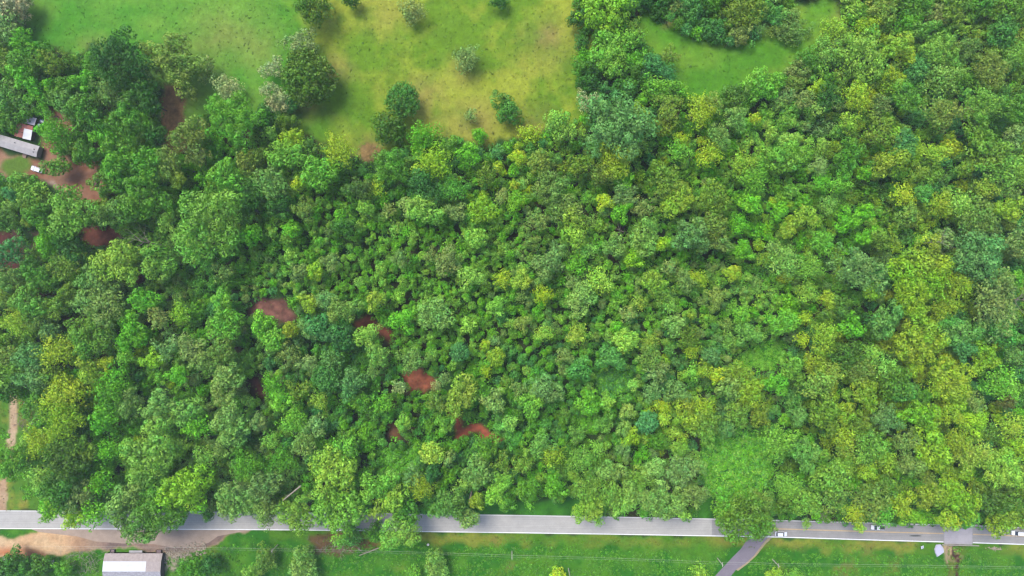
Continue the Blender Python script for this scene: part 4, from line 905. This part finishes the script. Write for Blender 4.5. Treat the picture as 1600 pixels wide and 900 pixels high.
# power poles with cross-arms
def pole(px, py, lab, h=10, arm=1.6, rz=0):
    x, y = P(px, py); t = empty('utility_pole', (x, y, 0), rz); tag(t, lab, 'utility pole', 'utility poles of the power line')
    m = MB(); m.tube([(0, 0, -.2), (0, 0, h*.5), (0, 0, h)], [.2, .17, .13], 10); m.build('pole', M_POLE, t)
    if arm:
        m = MB(); m.box(-.07, .07, -arm/2, arm/2, h-.75, h-.6); ca_ = m.build('crossarm', M_POLE, t)
        for s_ in (-.8, .8):
            m = MB(); m.cyl((0, s_*arm/2, h-.5), (0, 0, 1), .07, .2, 8); m.build('insulator', M_TRIM, ca_)
    return x, y, h
PL = [(434, 851, 'utility pole in shrubs left of the fallen log', 7), (800, 861, 'utility pole below the pale road opening, with a short cross-arm', 7.5), (1121, 872, 'utility pole left of the side road', 7), (1207, 874, 'utility pole right of the side road', 6.8)]
tops = []
for px, py, lab, h in PL: tops.append(pole(px, py, lab, h, 1.7))
pole(888, 888, 'pale pole crossing the bottom edge below the wires', 8.5, 0)
pole(1468, 768, 'pale utility pole poking out of the crowns left of the bridge', 16, 1.6)
x, y = P(42, 629); t = empty('fence_post', (x, y, 0)); tag(t, 'short white post in shrubs right of the pale dirt drive', 'post'); m = MB(); m.box(-.12, .12, -.12, .12, 0, 1.6); m.build('post', M_RWHITE, t)
m = MB(); m.add([(-.16, -.16, 1.6), (.16, -.16, 1.6), (.16, .16, 1.6), (-.16, .16, 1.6), (0, 0, 1.78)], [(0,1,4),(1,2,4),(2,3,4),(3,0,4),(3,2,1,0)]); m.build('cap', M_RWHITE, t)
M_WIRE = mat_flat('bare_wire', (214, 216, 200), .5, k=.6)
def wire(pts, lab, sag=.6, r=.022):
    m = MB()
    P_ = []
    for a_, b_ in zip(pts[:-1], pts[1:]):
        for k_ in range(12):
            u = k_/12; v = Vector(a_)*(1-u)+Vector(b_)*u; v.z -= 4*sag*u*(1-u); P_.append(v)
    P_.append(Vector(pts[-1])); m.tube(P_, r, 4); o = m.build('power_wire', M_WIRE); tag(o, lab, 'wire', 'wires of the power line')
wl = PV(-60, 846); wr = PV(1660, 880)
for hz, lab, sg_, rr in ((4.6, 'thicker pale wire nearest the road, along the power line', .5, .022), (6.7, 'thin pale wire farthest from the road, along the power line', .9, .013)):
    wire([(wl.x, wl.y, hz)]+[(x, y+.2, hz) for x, y, h in tops]+[(wr.x, wr.y, hz)], lab, sg_, rr)

# ------------------------------------------------------------------ dead trees, logs, brush, rocks
def dead(px, py, h, lab, lean=(0, 0), seed=0, mat=None, name='dead_tree', depth=3, rad=.22, spread=.7):
    x, y = P(px, py); t = empty(name, (x, y, 0)); tag(t, lab, 'dead tree', 'dead trees'); g = random.Random(seed); mt = mat or M_DEAD
    L = Vector((lean[0], lean[1], 1)); m = MB(); pts = [Vector((0, 0, -.2))]+[L*h*f_+Vector((g.uniform(-.2, .2), g.uniform(-.2, .2), 0)) for f_ in (.3, .55, .75)]
    m.tube(pts, [rad*1.4, rad, rad*.8, rad*.6], 8); m.build('trunk', mt, t)
    for k_ in range(7):
        m = MB(); f_ = .4+.35*k_/6; az = k_*2.4+g.uniform(-.3, .3)
        branch(m, L*h*f_, Vector((math.cos(az)+lean[0]*1.5, math.sin(az)+lean[1]*1.5, .8)), h*.33, rad*.5, depth, g, spread, 5); m.build('branch', mt, t)
dead(269, 387, 17, 'leafless pale grey tree fanning out left of the broad green oak', (-.40, .12), 1, depth=3, rad=.3)
dead(1437, 381, 17, 'small bleached leafless snag between crowns right of the photo centre', (.0, .0), 2, rad=.18)
dead(970, 366, 9, 'thin leafless snag in the brown forest hollow', (-.25, .2), 3, depth=1, rad=.16)
dead(322, 764, 12, 'leafless brown-grey tree among roadside crowns above the left-hand road', (.2, -.1), 4, M_BRUSH, rad=.2)
dead(177, 300, 11, 'bare grey branching tree at the red clay yard\'s lower right corner', (-.1, .1), 5, depth=2, rad=.15)
dead(735, 178, 3.2, 'bare pale sapling standing in the middle pasture', (.05, 0), 6, depth=2, rad=.06)
dead(1556, 470, 19, 'pale branches showing through the wispy crown by the right edge', (-.0, .05), 8, depth=3, rad=.2)
dead(1265, 788, 15, 'pale bare limb above the road right of the parked white car', (.1, -.1), 9, depth=1, rad=.12)
dead(1340, 785, 15, 'pale bare limbs in olive crown above the half hidden pickup', (.05, -.05), 10, depth=1, rad=.12)
def log(a_, b_, lab, r0=.22, r1=.12, z=.25, name='fallen_log', twigs=3, z1=None):
    A = PV(*a_, z); B = PV(*b_, z if z1 is None else z1); t = empty(name, A.to_tuple()); tag(t, lab, 'log'); m = MB(); D = B-A
    m.tube([D*f_+Vector((0, 0, .1*math.sin(3*f_))) for f_ in (0, .33, .66, 1)], [r0, r0*.85, (r0+r1)/2, r1], 8); m.build('stem', M_DEAD, t); g = random.Random(int(a_[0]))
    for k_ in range(twigs):
        m = MB(); branch(m, D*(.5+.15*k_), Vector((g.uniform(-1, 1), g.uniform(-1, 1), .3))+D.normalized(), 1.6, .07, 1, g, .8, 4); m.build('branch', M_DEAD, t)
log((592, 856), (561, 868), 'long pale fallen log in the weeds below the road', .24, .13)
log((565, 861), (559, 857), 'short pale log above the long fallen log', .2, .15, twigs=1)
log((470, 759), (442, 782), 'pale leaning dead trunk among crowns above the left-hand road', .3, .18, 13, twigs=2, z1=15)
log((738, 762), (733, 787), 'bare pale trunk leaning between crowns above the road', .38, .24, 5, name='leaning_trunk', twigs=2, z1=13)
def brush(px, py, w_, h_, n_, lab, mat, seed, L=2.6, z=1.0, name='brush_pile'):
    x, y = P(px, py); g = random.Random(seed); m = MB()
    for _ in range(n_):
        X = g.gauss(0, w_/8); Y = g.gauss(0, h_/8); d = Vector((g.uniform(-1, 1), g.uniform(-1, 1), g.uniform(-.05, .35)))
        branch(m, (X, Y, g.uniform(.1, z)), d, L*g.uniform(.5, 1.2), g.uniform(.04, .09), 1, g, .7, 4)
    o = m.build(name, mat); o.location = (x, y, 0); tag(o, lab, 'brush pile', 'piles of dead branches'); return o
brush(127, 866, 24, 12, 40, 'pale brush pile left of the barn, nearer the road', M_DEAD, 1)
brush(139, 884, 16, 16, 36, 'pale brush pile left of the barn, nearer the bottom edge', M_DEAD, 2)
brush(58, 659, 30, 18, 150, 'grey-purple heap of leafless brush right of the pale dirt drive', M_BRUSH, 3, 2.0, 1.8)
brush(533, 852, 26, 12, 30, 'tangle of pale brown branches on red ground below the road', M_DEAD, 4)
brush(499, 853, 26, 14, 30, 'dark grey brush tangle left of the pale brown branches', M_BRUSH, 5)
# rubble
g = random.Random(9); m = MB()
for _ in range(260):
    px = g.uniform(254, 322); py = g.gauss(863-(px-290)*.22, 6)
    if py > 892: continue
    x, y = P(px, py); s = g.uniform(.12, .5); vs = []
    for a_ in range(7):
        t_ = a_*.9; vs.append((x+s*math.cos(t_)*g.uniform(.7, 1.2), y+s*math.sin(t_)*g.uniform(.7, 1.2), -.02))
    vs += [(x+(v_[0]-x)*.62, y+(v_[1]-y)*.62, s*g.uniform(.5, .9)) for v_ in vs]
    m.add(vs, [tuple(range(7, 14))]+[(i, (i+1) % 7, (i+1) % 7+7, i+7) for i in range(7)])
for _ in range(60):
    px = g.gauss(1553, 7); py = g.gauss(857, 1.6); x, y = P(px, py); s = g.uniform(.1, .35); vs = []
    for a_ in range(7):
        t_ = a_*.9; vs.append((x+s*math.cos(t_), y+s*math.sin(t_)*g.uniform(.7, 1.2), -.02))
    vs += [(x+(v_[0]-x)*.62, y+(v_[1]-y)*.62, s*g.uniform(.5, .9)) for v_ in vs]
    m.add(vs, [tuple(range(7, 14))]+[(i, (i+1) % 7, (i+1) % 7+7, i+7) for i in range(7)])
o = m.build('rubble', mat_flat('pale_rocks', (206, 190, 166), .9, var=.25, scale=.8)); tag(o, 'scattered pale rock rubble beside the barn and below the bridge end', 'rocks', kind='stuff')
